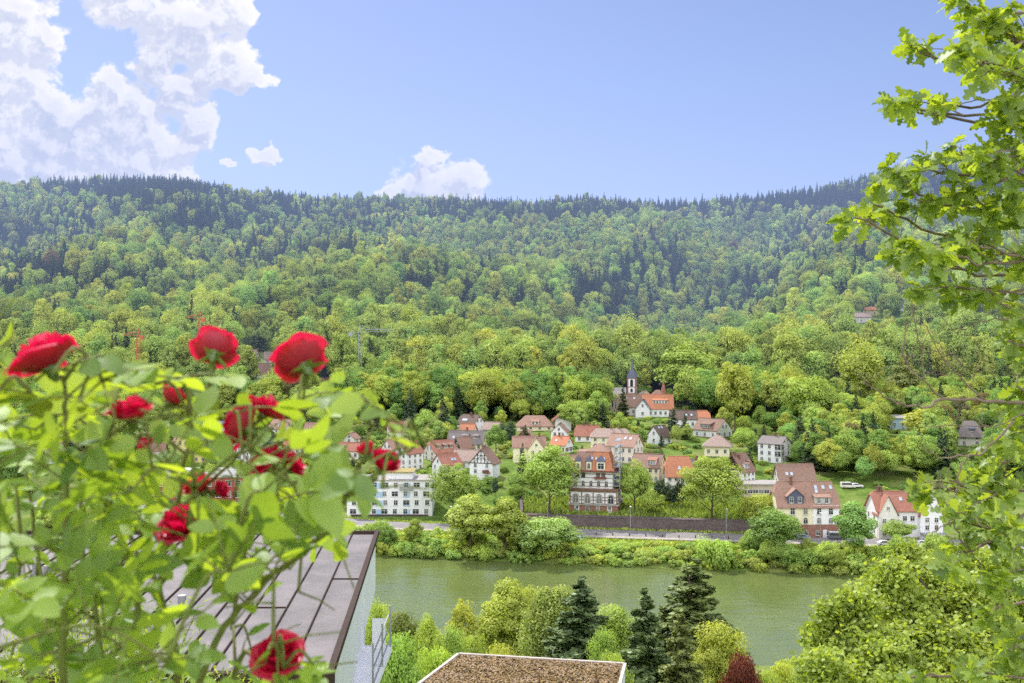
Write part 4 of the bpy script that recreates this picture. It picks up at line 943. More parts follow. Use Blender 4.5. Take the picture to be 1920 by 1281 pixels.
# terrace meadow and hedges: tall grass as stuff
def grass(name, label, n_, fn, size, tint):
    P = np.array([fn() for _ in range(n_)]); g = np.random.default_rng(5)
    up = unit(n_, g) * .35 + np.array([0, 0, 1.0]); t = unit(n_, g); t[:, 2] *= .2; t /= np.linalg.norm(t, axis=1, keepdims=True)
    s = (size * (.6 + .8 * g.random(n_)))[:, None]
    V = np.stack([P - t * s * .5, P + t * s * .5, P + up * s + t * s * .1], 1)
    return tag(link(name, quads_mesh(name, V, [M['leaf']], g.random(n_) * .6 + .3, 3)), label, 'grass', None, 'stuff')
def terr_pt():
    x = rnd.uniform(TERR[0] + 1, TERR[1] - 1); s = 41.2 + rnd.random() ** 1.3 * 22; y = shore(x) + s; return (x, y, ground(x, y) - .05)
gr_ = grass('meadow_grass', 'tall bright green grass on the terrace above the retaining wall', 9000, terr_pt, 1.1, None); gr_.color = (.85, .88, .8, 1)
def verge_pt():
    x = rnd.uniform(-130, 130); s = rnd.choice([rnd.uniform(19.5, 23.2), rnd.uniform(36.2, 37.7)]); y = shore(x) + s; return (x, y, ground(x, y))
gr_ = grass('verge_grass', 'low green grass along both sides of the riverside road', 9000, verge_pt, .5, None); gr_.color = (1.1, 1.1, .8, 1)
# small hedges at the foot of the terrace wall and along its top
for i in range(26):
    x = TERR[0] + 3 + i * 2.8; s = 36.7; y = shore(x) + s
    if 30 < x < 52 or rnd.random() < .45: place('shrub%d' % rnd.randrange(4), 'shrub', (x, y, ground(x, y) - .2), rnd.uniform(.25, .42), None, vtint((1.1, 1.05, .85)), 'small bush at the foot of the terrace wall', 'shrub', 'small bushes at the foot of the terrace wall')
for i in range(30):
    x = TERR[0] + 14 + i * 2.0; y = shore(x) + 41.5
    place('shrub%d' % rnd.randrange(4), 'shrub', (x, y, ground(x, y) - .5), rnd.uniform(.3, .5), None, vtint((1.15, 1.12, .8)), 'leafy bush leaning over the top of the terrace wall', 'shrub', 'bushes along the top of the terrace wall')
# extra dark conifers standing among the village trees
for (x, y, h, w_) in [(1130,805,50,22),(1262,812,46,24),(1284,823,48,20),(1240,838,26,12),(1432,852,60,24),(1500,860,80,34),(1540,800,90,36),(1560,700,90,34),(1490,740,90,36),(1400,742,90,32),(770,800,70,30),(905,760,60,26),(985,850,52,26),(1168,722+60,60,22),(1405,885,46,20),(702,812,60,26)]:
    T(x, y, h, w_, 'spruce%d' % rnd.randrange(3), 'dark pointed conifer standing among the trees around the village', (.8, .9, .85), group='dark conifers among the village trees')
def build_forest():
    pts = forest_points(); near = []; far = []
    for (x, y) in pts:
        if any((x - hx) ** 2 + (y - hy) ** 2 < r * r for hx, hy, r in houses_keepout): continue
        z = ground(x, y); px = CX + x / y * F; py = CY - (z - CAMZ) / y * F
        if y > 1640 and rnd.random() < .4: continue
        nn = noise.noise((x / 60, y / 60, 2.0)); con = rnd.random() < conprob(px, py - 15) + nn * .3
        # keep lines of sight to houses set in the wood
        if any(abs(px - hx) < w and hy - 2 < py < hy + 60 for hx, hy, w in sight) and rnd.random() < .92: continue
        t = (x, y, z, con, nn)
        (near if y < 640 and -.56 < x / y < .56 else far).append(t)
    near.sort(key=lambda t: t[1])
    for t in near:
        x, y, z, con, nn = t; px = CX + x / y * F
        side = 'behind the left end of the village' if px < 700 else ('behind the middle of the village' if px < 1130 else ('behind the church' if px < 1450 else 'on the right slope'))
        if con:
            place('spruce%d' % rnd.randrange(3), 'spruce_tree', (x, y, z - .5), rnd.uniform(.9, 1.25), rnd.uniform(1.0, 1.4), vtint((1, 1, 1)),
                  'dark pointed conifer at the foot of the hill ' + side, 'tree', 'conifers at the foot of the hill ' + side)
        else:
            k = rnd.uniform(.85, 1.35) * (1.08 if y < 600 else 1); b = rnd.choice([(1, 1, 1), (1.1, 1.05, .9), (.8, .88, .95), (.95, 1, 1)])
            place('wood%d' % rnd.randrange(6), 'broadleaf_tree', (x, y, z - .5), k, k * rnd.uniform(1.05, 1.45), vtint(b),
                  'tall leafy tree at the foot of the hill ' + side, 'tree', 'leafy trees at the foot of the hill ' + side)
    # the largest in the picture of each kind become objects, the rest of the kind one mass
    rest = {'broadleaf_tree': [], 'shrub': [], 'spruce_tree': [], 'conifer': []}
    for kind in sorted(set(q['name'] for q in QUEUE)):
        L_ = [q for q in QUEUE if q['name'] == kind]
        def size(q): return (1e9 if q['must'] else 0) + PDIM[q['key']][1] * q['sz'] / q['loc'][1] * (1 if abs(q['loc'][0] / q['loc'][1]) < .53 else .1) * (.25 if q['loc'][0] / q['loc'][1] < -.22 and q['loc'][1] < 400 else 1)
        L_.sort(key=size, reverse=True); cap = 270
        for q in L_[:cap]: make_plant(q)
        if len(L_) > cap: rest[kind] += L_[cap:]
        print('plants', kind, len(L_))
    items = []
    for (x, y, z, con, nn) in far:
        if con:
            k = rnd.uniform(.7, 1.25)
            items.append(('spruce%d' % rnd.randrange(3), (x, y, z - .8), (k, k, k * rnd.uniform(.85, 1.1)), vtint(rnd.choice([(1, 1, 1), (.8, .85, .95), (1.1, 1.1, .9)]), .15)))
        else:
            k = (.48 + .58 * rnd.random() ** 1.3) * (1.15 - .15 * smooth((y - 700) / 500)); patch = noise.noise((x / 90, y / 110, 9.0)); q = 1 + patch * .45
            b = rnd.choice([(1, 1, 1), (1.1, 1.05, .9), (.72, .84, .9), (.95, .98, 1.05), (.85, .92, .8), (1.1, 1.02, .9), (1, 1.05, .8)])
            if rnd.random() < .002: b = (.6, .4, .7)
            items.append(('wood%d' % rnd.randrange(6), (x, y, z - .8), (k, k, k * rnd.uniform(.9, 1.5)), [c * q for c in vtint(b, .14)]))
    conv = lambda L_: [(q['key'], q['loc'], (q['s'], q['s'], q['sz']), q['tint']) for q in L_]
    items += conv(rest['broadleaf_tree']) + conv(rest['spruce_tree']) + conv(rest['conifer'])
    scatter('forest', 'dense mixed wood covering the whole hillside above the village', items)
    if rest['shrub']: scatter('undergrowth', 'low green undergrowth of the gardens and the river banks', conv(rest['shrub']))
def scatter(name, label, items):
    me = bpy.data.meshes.new(name); me.from_pydata([t[1] for t in items], [], [])
    keys = sorted(set(t[0] for t in items)); n_ = len(items)
    idx = np.array([keys.index(t[0]) for t in items], np.int32); sc = np.array([t[2] for t in items], np.float32)
    ro = np.array([(rnd.uniform(-.06, .06), rnd.uniform(-.06, .06), rnd.uniform(0, 6.28)) for _ in items], np.float32)
    ti = np.array([(t[3][0], t[3][1], t[3][2], 1) for t in items], np.float32)
    a = me.attributes.new('idx', 'INT', 'POINT'); a.data.foreach_set('value', idx)
    a = me.attributes.new('scl', 'FLOAT_VECTOR', 'POINT'); a.data.foreach_set('vector', sc.reshape(-1))
    a = me.attributes.new('rot', 'FLOAT_VECTOR', 'POINT'); a.data.foreach_set('vector', ro.reshape(-1))
    a = me.attributes.new('tint', 'FLOAT_COLOR', 'POINT'); a.data.foreach_set('color', ti.reshape(-1))
    fo = tag(link(name, me), label, name, None, 'stuff')
    ng = bpy.data.node_groups.new(name + '_plants', 'GeometryNodeTree')
    ng.interface.new_socket('Geometry', in_out='INPUT', socket_type='NodeSocketGeometry'); ng.interface.new_socket('Geometry', in_out='OUTPUT', socket_type='NodeSocketGeometry')
    nd, L = ng.nodes, ng.links; gi = nd.new('NodeGroupInput'); go = nd.new('NodeGroupOutput'); jn = nd.new('GeometryNodeJoinGeometry')
    def attr(nm, ty):
        q = nd.new('GeometryNodeInputNamedAttribute'); q.data_type = ty; q.inputs[0].default_value = nm
        return [o for o in q.outputs if o.enabled][0]
    ai, asx, ar = attr('idx', 'INT'), attr('scl', 'FLOAT_VECTOR'), attr('rot', 'FLOAT_VECTOR')
    want = {}
    for o in bpy.data.objects:
        if o.type == 'MESH' and o.name.startswith('crown'): want.setdefault(o.data.name, o)
    for k, key in enumerate(keys):
        ob = want.get(PROTO[key][0].name)
        if ob is None: continue
        oi = nd.new('GeometryNodeObjectInfo'); oi.inputs['Object'].default_value = ob; oi.transform_space = 'ORIGINAL'
        sm = nd.new('GeometryNodeSetMaterial'); sm.inputs['Material'].default_value = M['needle_far'] if key[:2] in ('sp', 'co') else M['leaf_far']
        L.new(oi.outputs['Geometry'], sm.inputs['Geometry'])
        cp = nd.new('FunctionNodeCompare'); cp.data_type = 'INT'; cp.operation = 'EQUAL'
        ins = [s for s in cp.inputs if s.enabled]; L.new(ai, ins[0]); ins[1].default_value = k
        ip = nd.new('GeometryNodeInstanceOnPoints'); L.new(gi.outputs[0], ip.inputs['Points']); L.new(cp.outputs[0], ip.inputs['Selection'])
        L.new(sm.outputs[0], ip.inputs['Instance']); L.new(ar, ip.inputs['Rotation']); L.new(asx, ip.inputs['Scale']); L.new(ip.outputs[0], jn.inputs[0])
    L.new(jn.outputs[0], go.inputs[0])
    md = fo.modifiers.new('trees', 'NODES'); md.node_group = ng
    print(name, n_)

# ------------------------------------------------------------------ near bank trees
def fproto(key, fn, tr): PROTO[key] = (fn, tr)
fproto('nearround', crown('crown', 501, 9, 11, 2.5, 70, 42000, .24, LF, lump=.24, jit=.6), trunk_mesh('trunk', 501, 11, .25, 9, 3, M['bark']))
fproto('neartall', crown('crown', 502, 8, 15, 3, 80, 42000, .26, LF, lump=.24, jit=.6, pear=.1), trunk_mesh('trunk', 502, 15, .28, 8, 4, M['bark']))
fproto('nearairy', crown('crown', 503, 5, 9, 3, 60, 9000, .22, LF, lump=.22, jit=.8), trunk_mesh('trunk', 503, 11, .12, 5, 4, M['bark'], 12))
fproto('nearwillow', crown('crown', 504, 7, 14, 1, 60, 34000, .20, LF, lump=.25, jit=.8, droop=5.0), trunk_mesh('trunk', 504, 13, .25, 7, 4, M['bark_light'], 9))
fproto('nearbush', crown('crown', 505, 6, 5, -.5, 50, 26000, .17, LF, lump=.28, jit=.7), trunk_mesh('stem', 505, 4, .1, 6, .4, M['bark']))
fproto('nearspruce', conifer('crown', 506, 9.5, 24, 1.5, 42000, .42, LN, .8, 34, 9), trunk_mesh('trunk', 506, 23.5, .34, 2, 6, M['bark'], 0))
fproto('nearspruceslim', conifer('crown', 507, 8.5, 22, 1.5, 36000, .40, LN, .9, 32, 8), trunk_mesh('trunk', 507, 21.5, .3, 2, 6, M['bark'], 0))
dims()
def near(px, top, wpx, Y, key, name, label, tint, cat='tree', wk=1.0):
    x = (px - CX) / F * Y; z0 = ground(x, Y); zt = CAMZ + (CY - top) / F * Y; W0, H0 = PDIM[key]
    s = wpx / F * Y / W0; place(key, name, (x, Y, z0 - .4), s, (zt - z0 + .4) / H0, vtint(tint, .04), label, cat, None, None, True)
near(1300, 1064, 245, 132, 'nearspruce', 'spruce_tree', 'tallest dark spruce on the near bank, rising into the river view', (1.35, 1.45, 1.0))
near(1090, 1098, 205, 124, 'nearspruce', 'spruce_tree', 'dense dark spruce on the near bank beside the weeping willow', (1.15, 1.25, .95))
near(1210, 1120, 155, 114, 'nearspruceslim', 'spruce_tree', 'slender spruce between the two larger near bank spruces', (1.4, 1.4, .9))
near(1277, 1168, 130, 104, 'nearspruceslim', 'spruce_tree', 'olive green spruce in front of the tallest one', (2.0, 1.7, .9))
near(948, 1098, 108, 142, 'neartall', 'broadleaf_tree', 'large tree with dark trunk on the near bank left of the willow', (.95, 1, .85))
near(998, 1106, 60, 148, 'nearround', 'broadleaf_tree', 'yellowish tree touching the right side of the large near bank tree', (1.08, 1.02, .85))
near(1030, 1104, 112, 130, 'nearwillow', 'willow_tree', 'pale weeping willow on the near bank beside the dark spruce', (1.0, 1.0, 1.1))
near(867, 1127, 54, 140, 'nearairy', 'broadleaf_tree', 'thin pale yellow green tree standing alone before the water', (1.2, 1.15, 1.0))
near(755, 1152, 84, 108, 'nearround', 'pine_tree', 'dark brownish pine with flat top near the balcony', (.55, .50, .45))
near(808, 1160, 56, 104, 'neartall', 'broadleaf_tree', 'narrow bright tree right of the brownish pine', (1.1, 1.1, .8))
near(706, 1136, 60, 84, 'nearround', 'broadleaf_tree', 'bright yellow green maple touching the white wall', (1.15, 1.12, .75))
near(735, 1196, 120, 70, 'nearbush', 'broadleaf_tree', 'big feathery green tree below the balcony', (.85, 1.05, .9))
near(815, 1222, 110, 78, 'nearbush', 'broadleaf_tree', 'bright leafy tree left of the mossy roof', (1.1, 1.15, .7))
near(845, 1182, 62, 112, 'nearround', 'broadleaf_tree', 'middle sized green tree behind the mossy roof, left', YG)
near(885, 1196, 76, 124, 'nearbush', 'shrub', 'rounded bush under the thin pale tree', YG, 'shrub')
near(940, 1215, 90, 118, 'nearbush', 'shrub', 'bright bush behind the middle of the mossy roof', (1.08, 1.05, .85), 'shrub')
near(1160, 1142, 100, 136, 'nearround', 'broadleaf_tree', 'bright round tree behind the slender spruce', (1.05, 1.05, .85))
near(1130, 1186, 60, 118, 'nearround', 'broadleaf_tree', 'small bright tree between willow spruce and slender spruce', (1.1, 1.1, .8))
near(1150, 1230, 70, 100, 'nearbush', 'shrub', 'bush right of the mossy roof', (1.08, 1.05, .85), 'shrub')
near(1352, 1172, 96, 122, 'nearround', 'broadleaf_tree', 'round leafy tree right of the tallest spruce', (1.05, 1.05, .85))
near(1392, 1232, 78, 84, 'nearbush', 'maple_tree', 'deep red maple at the bottom of the picture', (.40, .10, .32))
near(1470, 1248, 90, 100, 'nearbush', 'shrub', 'low bush at the near waterline', (1.1, 1.1, .8), 'shrub')
near(1440, 1262, 60, 96, 'nearbush', 'shrub', 'smaller low bush at the near waterline', (1.08, 1.05, .85), 'shrub')
near(1535, 1206, 110, 46, 'nearwillow', 'birch_tree', 'feathery yellow green birch at the bottom right before the water', (1.1, 1.05, .8))
x_ = -160
for i in range(60):
    Y = rnd.uniform(60, 175); x = rnd.uniform(-.12, .34) * Y; z = ground(x, Y); s = rnd.uniform(.5, .9)
    py = CY - (z + 4 * s - CAMZ) / Y * F
    if py > 1210: place('nearbush', 'shrub', (x, Y, z - .2), s, s, vtint(YG), 'leafy shrub on the slope of the near bank', 'shrub', 'shrubs on the near slope')
# ------------------------------------------------------------------ street furniture, vehicles, cranes
def lamp(px, py, hpx, label):
    p = ray(px, py); k = p.y / F; h = hpx * k; o = empty('street_lamp', p, 0, label, 'street lamp')
    b = MB(); b.tube([(0, 0, -.3), (0, 0, h)], [.11, .07], 8); b.build('pole', M['metal'], o)
    b = MB(); b.box((0, -.35, h + .05), (.5, 1.2, .16)); b.box((0, -.35, h - .05), (.34, .9, .08)); b.build('lamp_head', M['frame'], o)
lamp(1362, 1004, 50, 'street lamp in front of the terrace right of the young trees'); lamp(1182, 1004, 54, 'street lamp in front of the right corner of the historic house')
lamp(1538, 1014, 52, 'street lamp in front of the white half of the double house'); lamp(1742, 1024, 54, 'street lamp in front of the right front gable')
lamp(1027, 992, 50, 'street lamp under the left huge plane tree'); lamp(1556, 868, 24, 'small lamp on the lane right of the white three storey house')
lamp(846, 990, 40, 'street lamp between the bank trees on the left')
M['glass_car'] = surface_mat('car_glass', (.03, .04, .05), None, 2, .1, spec=.8); M['rubber'] = surface_mat('rubber', (.03, .03, .03)); M['rim'] = surface_mat('alloy', (.5, .5, .5), None, 2, .4, metal=.7)
def car(px, py, label, c, name='parked_car', van=False, rz=0, roofc=None):
    p = ray(px, py); L, Wd, Hh = (4.9, 1.9, 2.0) if van else (4.3, 1.75, 1.45)
    sh = math.atan2(shore(p.x + 5) - shore(p.x - 5), 10)
    o = empty(name, p + Vector((0, 0, .16)), sh + rz, label, 'van' if van else 'car')
    if van: prof = [(-2.4, .3), (2.3, .3), (2.42, .8), (2.2, 1.0), (1.5, 1.15), (1.05, 1.85), (.7, 1.98), (-2.3, 1.98), (-2.42, 1.6), (-2.45, .6)]
    else: prof = [(-2.1, .3), (2.05, .3), (2.12, .65), (1.95, .82), (1.15, .92), (.5, 1.40), (-.2, 1.45), (-1.2, 1.40), (-1.85, 1.0), (-2.1, .9)]
    m = surface_mat('car_paint_' + label[:12], c, c, 2, .25, spec=.6); b = MB(); b.prism([(x, -Wd / 2, z) for x, z in prof], (0, Wd, 0)); o2 = b.build('body', m, o)
    md = o2.modifiers.new('bevel', 'BEVEL'); md.width = .07; md.segments = 2
    b = MB()
    gl = [(1.35, 1.15), (.98, 1.75), (.75, 1.8), (-2.1, 1.8), (-2.1, 1.15)] if van else [(1.0, .93), (.45, 1.33), (-.2, 1.37), (-1.15, 1.32), (-1.7, .98)]
    b.prism([(x, -Wd / 2 - .012, z) for x, z in gl], (0, Wd + .024, 0)); b.build('side_windows', M['glass_car'], o)
    for sx in (-1.35, 1.3):
        for sy in (-1, 1):
            b = MB(); b.tube([(sx, sy * (Wd / 2 - .2), .32), (sx, sy * (Wd / 2 + .02), .32)], [.32, .32], 14); w_ = b.build('wheel', M['rubber'], o)
            b = MB(); b.tube([(sx, sy * (Wd / 2 + .02), .32), (sx, sy * (Wd / 2 + .035), .32)], [.19, .19], 10); b.build('rim', M['rim'], w_)
    for sy in (-.6, .6): b = MB(); b.box(((2.36 if van else 2.05), sy, .72), (.1, .34, .16)); b.build('headlight', M['frame'], o)
    if roofc: b = MB(); b.box((-.8, 0, 2.04), (2.9, 1.7, .16)); b.build('roof_box', M['frame'], o)
car(1570, 1012, 'dark van with white roof parked before the double house', (.14, .15, .17), 'parked_van', True, 0, True)
car(1506, 1012, 'blue grey car parked left of the dark van', (.25, .30, .42))
car(1076, 1012, 'light blue car at the foot of the retaining wall', (.45, .62, .80))
car(397, 978, 'silver car parked before the dark red modern building', (.55, .55, .57)); car(445, 982, 'dark blue car right of the silver car', (.06, .09, .18))
car(1732, 1024, 'white car below the right front gable', (.75, .76, .78)); car(1660, 1024, 'silver car half hidden by the tall round tree', (.6, .6, .62))
car(1590, 916, 'pale camper van on the lane above the double house', (.75, .73, .68), 'camper_van', True); car(1606, 915, 'white car beside the camper van', (.8, .8, .8))
def bollards():
    for i in range(9):
        px = 1118 + i * 31; y = 1014 + i * .9; p = ray(px, y - 9)
        o = empty('litter_bin' if i == 0 else 'bollard', p, 0, 'small dark bollard on the riverside path', 'bollard', 'bollards along the riverside path')
        if i == 0: o['label'] = 'dark litter bin at the left end of the bollards'; o['category'] = 'litter bin'; del o['group']
        b = MB(); b.tube([(0, 0, 0), (0, 0, .9), (0, 0, 1.05)], [.16, .15, .06], 8); b.build('post', M['timber'], o)
bollards()
# low fence along the path
b = MB(); 
for x in range(-60, 100, 3):
    z = interp(22.9, PS, PZ); y0, y1 = shore(x) + 22.9, shore(x + 3) + 22.9
    b.bar((x, y0, z - .2), (x, y0, z + 1.0), .07)
    for q in (.5, 1.0): b.bar((x, y0, z + q), (x + 3, y1, z + q), .045)
tag(b.build('railing', M['metal']), 'thin metal railing along the riverside path', 'railing')
def crane(px, pyb, pyt, jx, label, colr, Y):
    p = Vector(((px - CX) / F * Y, Y, CAMZ + (CY - pyb) / F * Y)); k = Y / F; h = (pyb - pyt) * k; o = empty('tower_crane', p, 0, label, 'crane')
    m = surface_mat('crane_paint_' + label[:6], colr); b = MB(); w = .8
    for sx in (-w, w):
        for sy in (-w, w): b.bar((sx, sy, -12), (sx, sy, h), .18)
    for i in range(int(h / 2) + 6):
        z = -12 + i * 2; s = 1 if i % 2 else -1
        if z + 2 < h: b.bar((-w * s, -w, z), (w * s, -w, z + 2), .18); b.bar((-w, w * s, z), (-w, -w * s, z + 2), .18)
    b.build('mast', m, o); b = MB(); L = (jx - px) * k
    b.bar((-L * .3, 0, h), (L, 0, h + abs(L) * .06), .22); b.bar((0, 0, h + 2), (L, 0, h + abs(L) * .06 + .6), .3); b.bar((0, 0, h), (0, 0, h + 4), .4)
    b.bar((0, 0, h + 4), (L * .7, 0, h + 1.5), .14); b.bar((0, 0, h + 4), (-L * .3, 0, h), .14); b.box((-L * .28, 0, h - 1), (2, 1.2, 2)); b.build('jib', m, o)
crane(675, 676, 624, 738, 'white tower crane in front of the wooded slope', (.38, .42, .45), 545)
crane(375, 640, 597, 350, 'red tower crane above the second rose', (.62, .16, .10), 560); crane(259, 655, 630, 232, 'smaller red tower crane left of the other red crane', (.62, .16, .10), 545)

# ------------------------------------------------------------------ white house close by on the left
M['render'] = surface_mat('pale_render_with_streaks', (.93, .93, .94), (.84, .84, .88), .9, .85)
def sheet_roof():
    m, nt = newmat('brown_sheet_roofing'); n = N(nt); tc = n.new('ShaderNodeTexCoord').outputs['Object']
    a = n.noise(tc, 1.3, 6, .65); b_ = n.noise(tc, 14, 3, .6); st = n.noise(tc, .5, 3, .6)
    cc = n.mix(n.rng(a, .35, .65), col((.10, .09, .09)), col((.155, .135, .135)))
    cc = n.mix(n.rng(st, .45, .62, 0, .6), cc, col((.22, .19, .19))); cc = n.mix(n.rng(b_, .66, .74, 0, .6), cc, col((.40, .38, .36)))
    s = n.new('ShaderNodeBsdfPrincipled'); n.put(s.inputs['Base Color'], cc); s.inputs['Roughness'].default_value = .62
    bp = n.new('ShaderNodeBump'); bp.inputs['Strength'].default_value = .25; bp.inputs['Distance'].default_value = .02; n.put(bp.inputs['Height'], a); n.L.new(bp.outputs[0], s.inputs['Normal'])
    o = n.new('ShaderNodeOutputMaterial'); n.L.new(s.outputs[0], o.inputs[0]); return m
hs = empty('flat_roofed_house', (-8, 24, 46), 0, 'pale house close by with flat brown sheet roof and blank white side wall', 'house')
def HL(x, y, z): return (x + 8, y - 24, z - 46)
xe = lambda y: -3.3 - .0731 * (y - 18)
XL = -20.0; ZR = 54.0
b = MB()
b.prism([HL(xe(18), 18, ZR - .30), HL(xe(31), 31, ZR - .30), HL(XL - .95, 31, ZR - .30), HL(XL, 18, ZR - .30)], (0, 0, .30)); roof = b.build('roof', sheet_roof(), hs)
b = MB()
for i in range(1, 24):
    o_ = -.72 * i
    b.bar(HL(xe(18) + o_, 18.0, ZR + .02), HL(xe(31) + o_, 31, ZR + .02), .026, 0, .05)
for i, (a_, y_) in enumerate([(0, 25.1), (2, 22.4), (5, 27), (8, 21)]):
    b.bar(HL(xe(y_) - .72 * a_ - .02, y_, ZR + .015), HL(xe(y_) - .72 * (a_ + 1), y_, ZR + .015), .02, 0, .035)
b.build('standing_seam', M['timber'], roof)
b = MB(); b.bar(HL(xe(18) + .04, 17.9, ZR + .05), HL(xe(31) + .04, 31.1, ZR + .05), .12, 0, .14); b.bar(HL(XL, 17.92, ZR - .12), HL(xe(18) + .1, 17.92, ZR - .12), .16, 0, .34)
b.bar(HL(XL, 31.05, ZR + .04), HL(xe(31) + .1, 31.05, ZR + .04), .12, 0, .12); b.build('roof_edge', M['timber'], roof)
b = MB(); b.bar(HL(XL, 17.75, ZR - .38), HL(xe(18) + .1, 17.75, ZR - .38), .14, 0, .12); b.build('gutter', M['metal'], roof)
b = MB()
b.add([HL(xe(18), 18.1, ZR - .3), HL(xe(31), 31, ZR - .3), HL(xe(31), 31, 52.28), HL(xe(26.7), 26.7, 52.28), HL(xe(26.7), 26.7, 42), HL(xe(18), 18.1, 42),
       HL(xe(18) - .35, 18.1, ZR - .3), HL(xe(31) - .35, 31, ZR - .3), HL(xe(31) - .35, 31, 52.28), HL(xe(26.7) - .35, 26.7, 52.28), HL(xe(26.7) - .35, 26.7, 42), HL(xe(18) - .35, 18.1, 42)],
      [(0, 5, 4, 3, 2, 1), (1, 2, 8, 7), (2, 3, 9, 8), (3, 4, 10, 9)]); b.build('side_wall', M['render'], hs)
b = MB(); b.prism([HL(xe(18) - .02, 18.25, 42), HL(xe(18) - .02, 18.6, 42), HL(XL, 18.6, 42), HL(XL, 18.25, 42)], (0, 0, 11.68)); b.prism([HL(xe(26.7), 26.5, 42), HL(xe(26.7), 26.7, 42), HL(XL, 26.7, 42), HL(XL, 26.5, 42)], (0, 0, 11.6)); b.build('front_wall', wall_mat('beige'), hs)
for (px, py, hh) in ((341, 1152, .42), (68, 1092, .5), (89, 1092, .42), (420, 1044, .3)):
    Y = (CAMZ - ZR) * F / (py - CY); x = (px - CX) / F * Y
    b = MB(); b.tube([HL(x, Y, ZR), HL(x, Y, ZR + hh)], [.09, .09], 12); b.tube([HL(x, Y, ZR), HL(x, Y, ZR + .05), HL(x, Y, ZR + .06)], [.2, .16, .1], 12); b.build('vent_pipe', M['metal'], roof)
b = MB(); b.box(HL(-3.62, 24.6, 51.9), (.9, 3.4, .16)); b.box(HL(-3.5, 26.2, 52.3), (.35, .10, .8)); bal = b.build('balcony', M['render'], hs)
b = MB()
for q in (.1, .45, .8): b.bar(HL(-3.2, 22.9, 52.0 + q), HL(-3.25, 26.2, 52.0 + q), .03)
for q in (0, 3.5, 7): b.bar(HL(-3.2, 22.9 + q * .47, 51.9), HL(-3.2, 22.9 + q * .47, 53.05), .04)
b.build('railing', M['metal'], bal)
# mossy flat roof below
mz = 42.68
mh = empty('garage', (1.5, 51, 36), 0, 'building below with flat roof overgrown by reddish moss and pale rim', 'building')
Q = [Vector((-2.95, 55, mz)), Vector((6.05, 53.3, mz)), Vector((4.6, 46.0, mz)), Vector((-6.2, 46.0, mz))]
def ML(v, dz=0): return (v.x - 1.5, v.y - 51, v.z - 36 + dz)
b = MB(); b.prism([ML(v, -9) for v in Q], (0, 0, 8.95)); b.build('wall', M['render'], mh)
def moss():
    m, nt = newmat('moss_and_stonecrop'); n = N(nt); tc = n.new('ShaderNodeTexCoord').outputs['Object']
    a = n.noise(tc, 4.5, 6, .75); b_ = n.noise(tc, 1.1, 4, .6); c_ = n.noise(tc, 13, 3, .6)
    cc = n.mix(n.rng(a, .42, .58), col((.15, .11, .06)), col((.50, .36, .20))); cc = n.mix(n.rng(b_, .42, .6, 0, .7), cc, col((.55, .40, .27)))
    cc = n.mix(n.rng(c_, .52, .62, 0, .8), cc, col((.58, .36, .08))); cc = n.mix(n.rng(n.noise(tc, 9, 2, .5), .62, .68), cc, col((.85, .80, .72)))
    s = n.new('ShaderNodeBsdfDiffuse'); n.put(s.inputs[0], cc)
    bp = n.new('ShaderNodeBump'); bp.inputs['Strength'].default_value = 1; bp.inputs['Distance'].default_value = .12; n.put(bp.inputs['Height'], n.math('ADD', a, c_)); n.L.new(bp.outputs[0], s.inputs['Normal'])
    o = n.new('ShaderNodeOutputMaterial'); n.L.new(s.outputs[0], o.inputs[0]); return m
M['moss'] = moss()
b = MB(); b.prism([ML(v, -.04) for v in Q], (0, 0, .02)); rf = b.build('roof', M['moss'], mh)
g = np.random.default_rng(3); n_ = 26000; uu, vv = g.random(n_), g.random(n_)
qa = np.array([ML(v) for v in Q]); P = (qa[0] * (1 - uu[:, None]) + qa[1] * uu[:, None]) * (1 - vv[:, None]) + (qa[3] * (1 - uu[:, None]) + qa[2] * uu[:, None]) * vv[:, None]
P[:, 2] += g.random(n_) ** 2 * .12 - .01; Nn = unit(n_, g) * .6 + np.array([0, 0, 1]); Nn /= np.linalg.norm(Nn, axis=1, keepdims=True)
me = quads_mesh('moss_cushions', leaf_quads(P, Nn, .13, .8, g), [M['moss']]); mo = link('moss_cushions', me, rf); mo['kind'] = 'stuff'
b = MB()
for i in range(4): b.bar(ML(Q[i], .04), ML(Q[(i + 1) % 4], .04), .16, 0, .16)
b.build('roof_rim', surface_mat('weathered_rim', (.72, .66, .60), (.48, .42, .38), 3, .9), rf)
# ------------------------------------------------------------------ foreground: rose bush, bamboo, oak, alder
M['rose_leaf'] = leaf_mat('rose_leaves', (.12, .21, .05), (.42, .55, .12), trans=.58, src='NONE', tboost=(1.78, 1.62, .36), gloss=.035, rough=.5)
M['oak_leaf'] = leaf_mat('oak_leaves', (.12, .20, .04), (.40, .52, .12), trans=.54, src='NONE', tboost=(1.8, 1.6, .36), gloss=.035, rough=.45)
M['cane'] = surface_mat('green_cane', (.20, .25, .06), (.15, .13, .04), 30, .6)
M['twig'] = surface_mat('grey_brown_twig', (.30, .23, .18), (.16, .11, .08), 20, .9)
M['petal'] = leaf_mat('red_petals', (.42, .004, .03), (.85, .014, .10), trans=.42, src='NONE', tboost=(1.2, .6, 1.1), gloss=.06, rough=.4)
M['hip'] = leaf_mat('sepals', (.16, .24, .05), (.26, .36, .08), trans=.3, src='NONE')
def leaf_template(profile, n_=8, fold=.16, curl=.14):
    V = []; Fc = []
    for i in range(n_ + 1):
        t = i / n_; w = profile(t); z = -curl * t * t
        V += [(t, -w, z + fold * w), (t, 0, z), (t, w, z + fold * w)]
    for i in range(n_):
        a = 3 * i; Fc += [(a, a + 3, a + 4, a + 1), (a + 1, a + 4, a + 5, a + 2)]
    return np.array(V), Fc
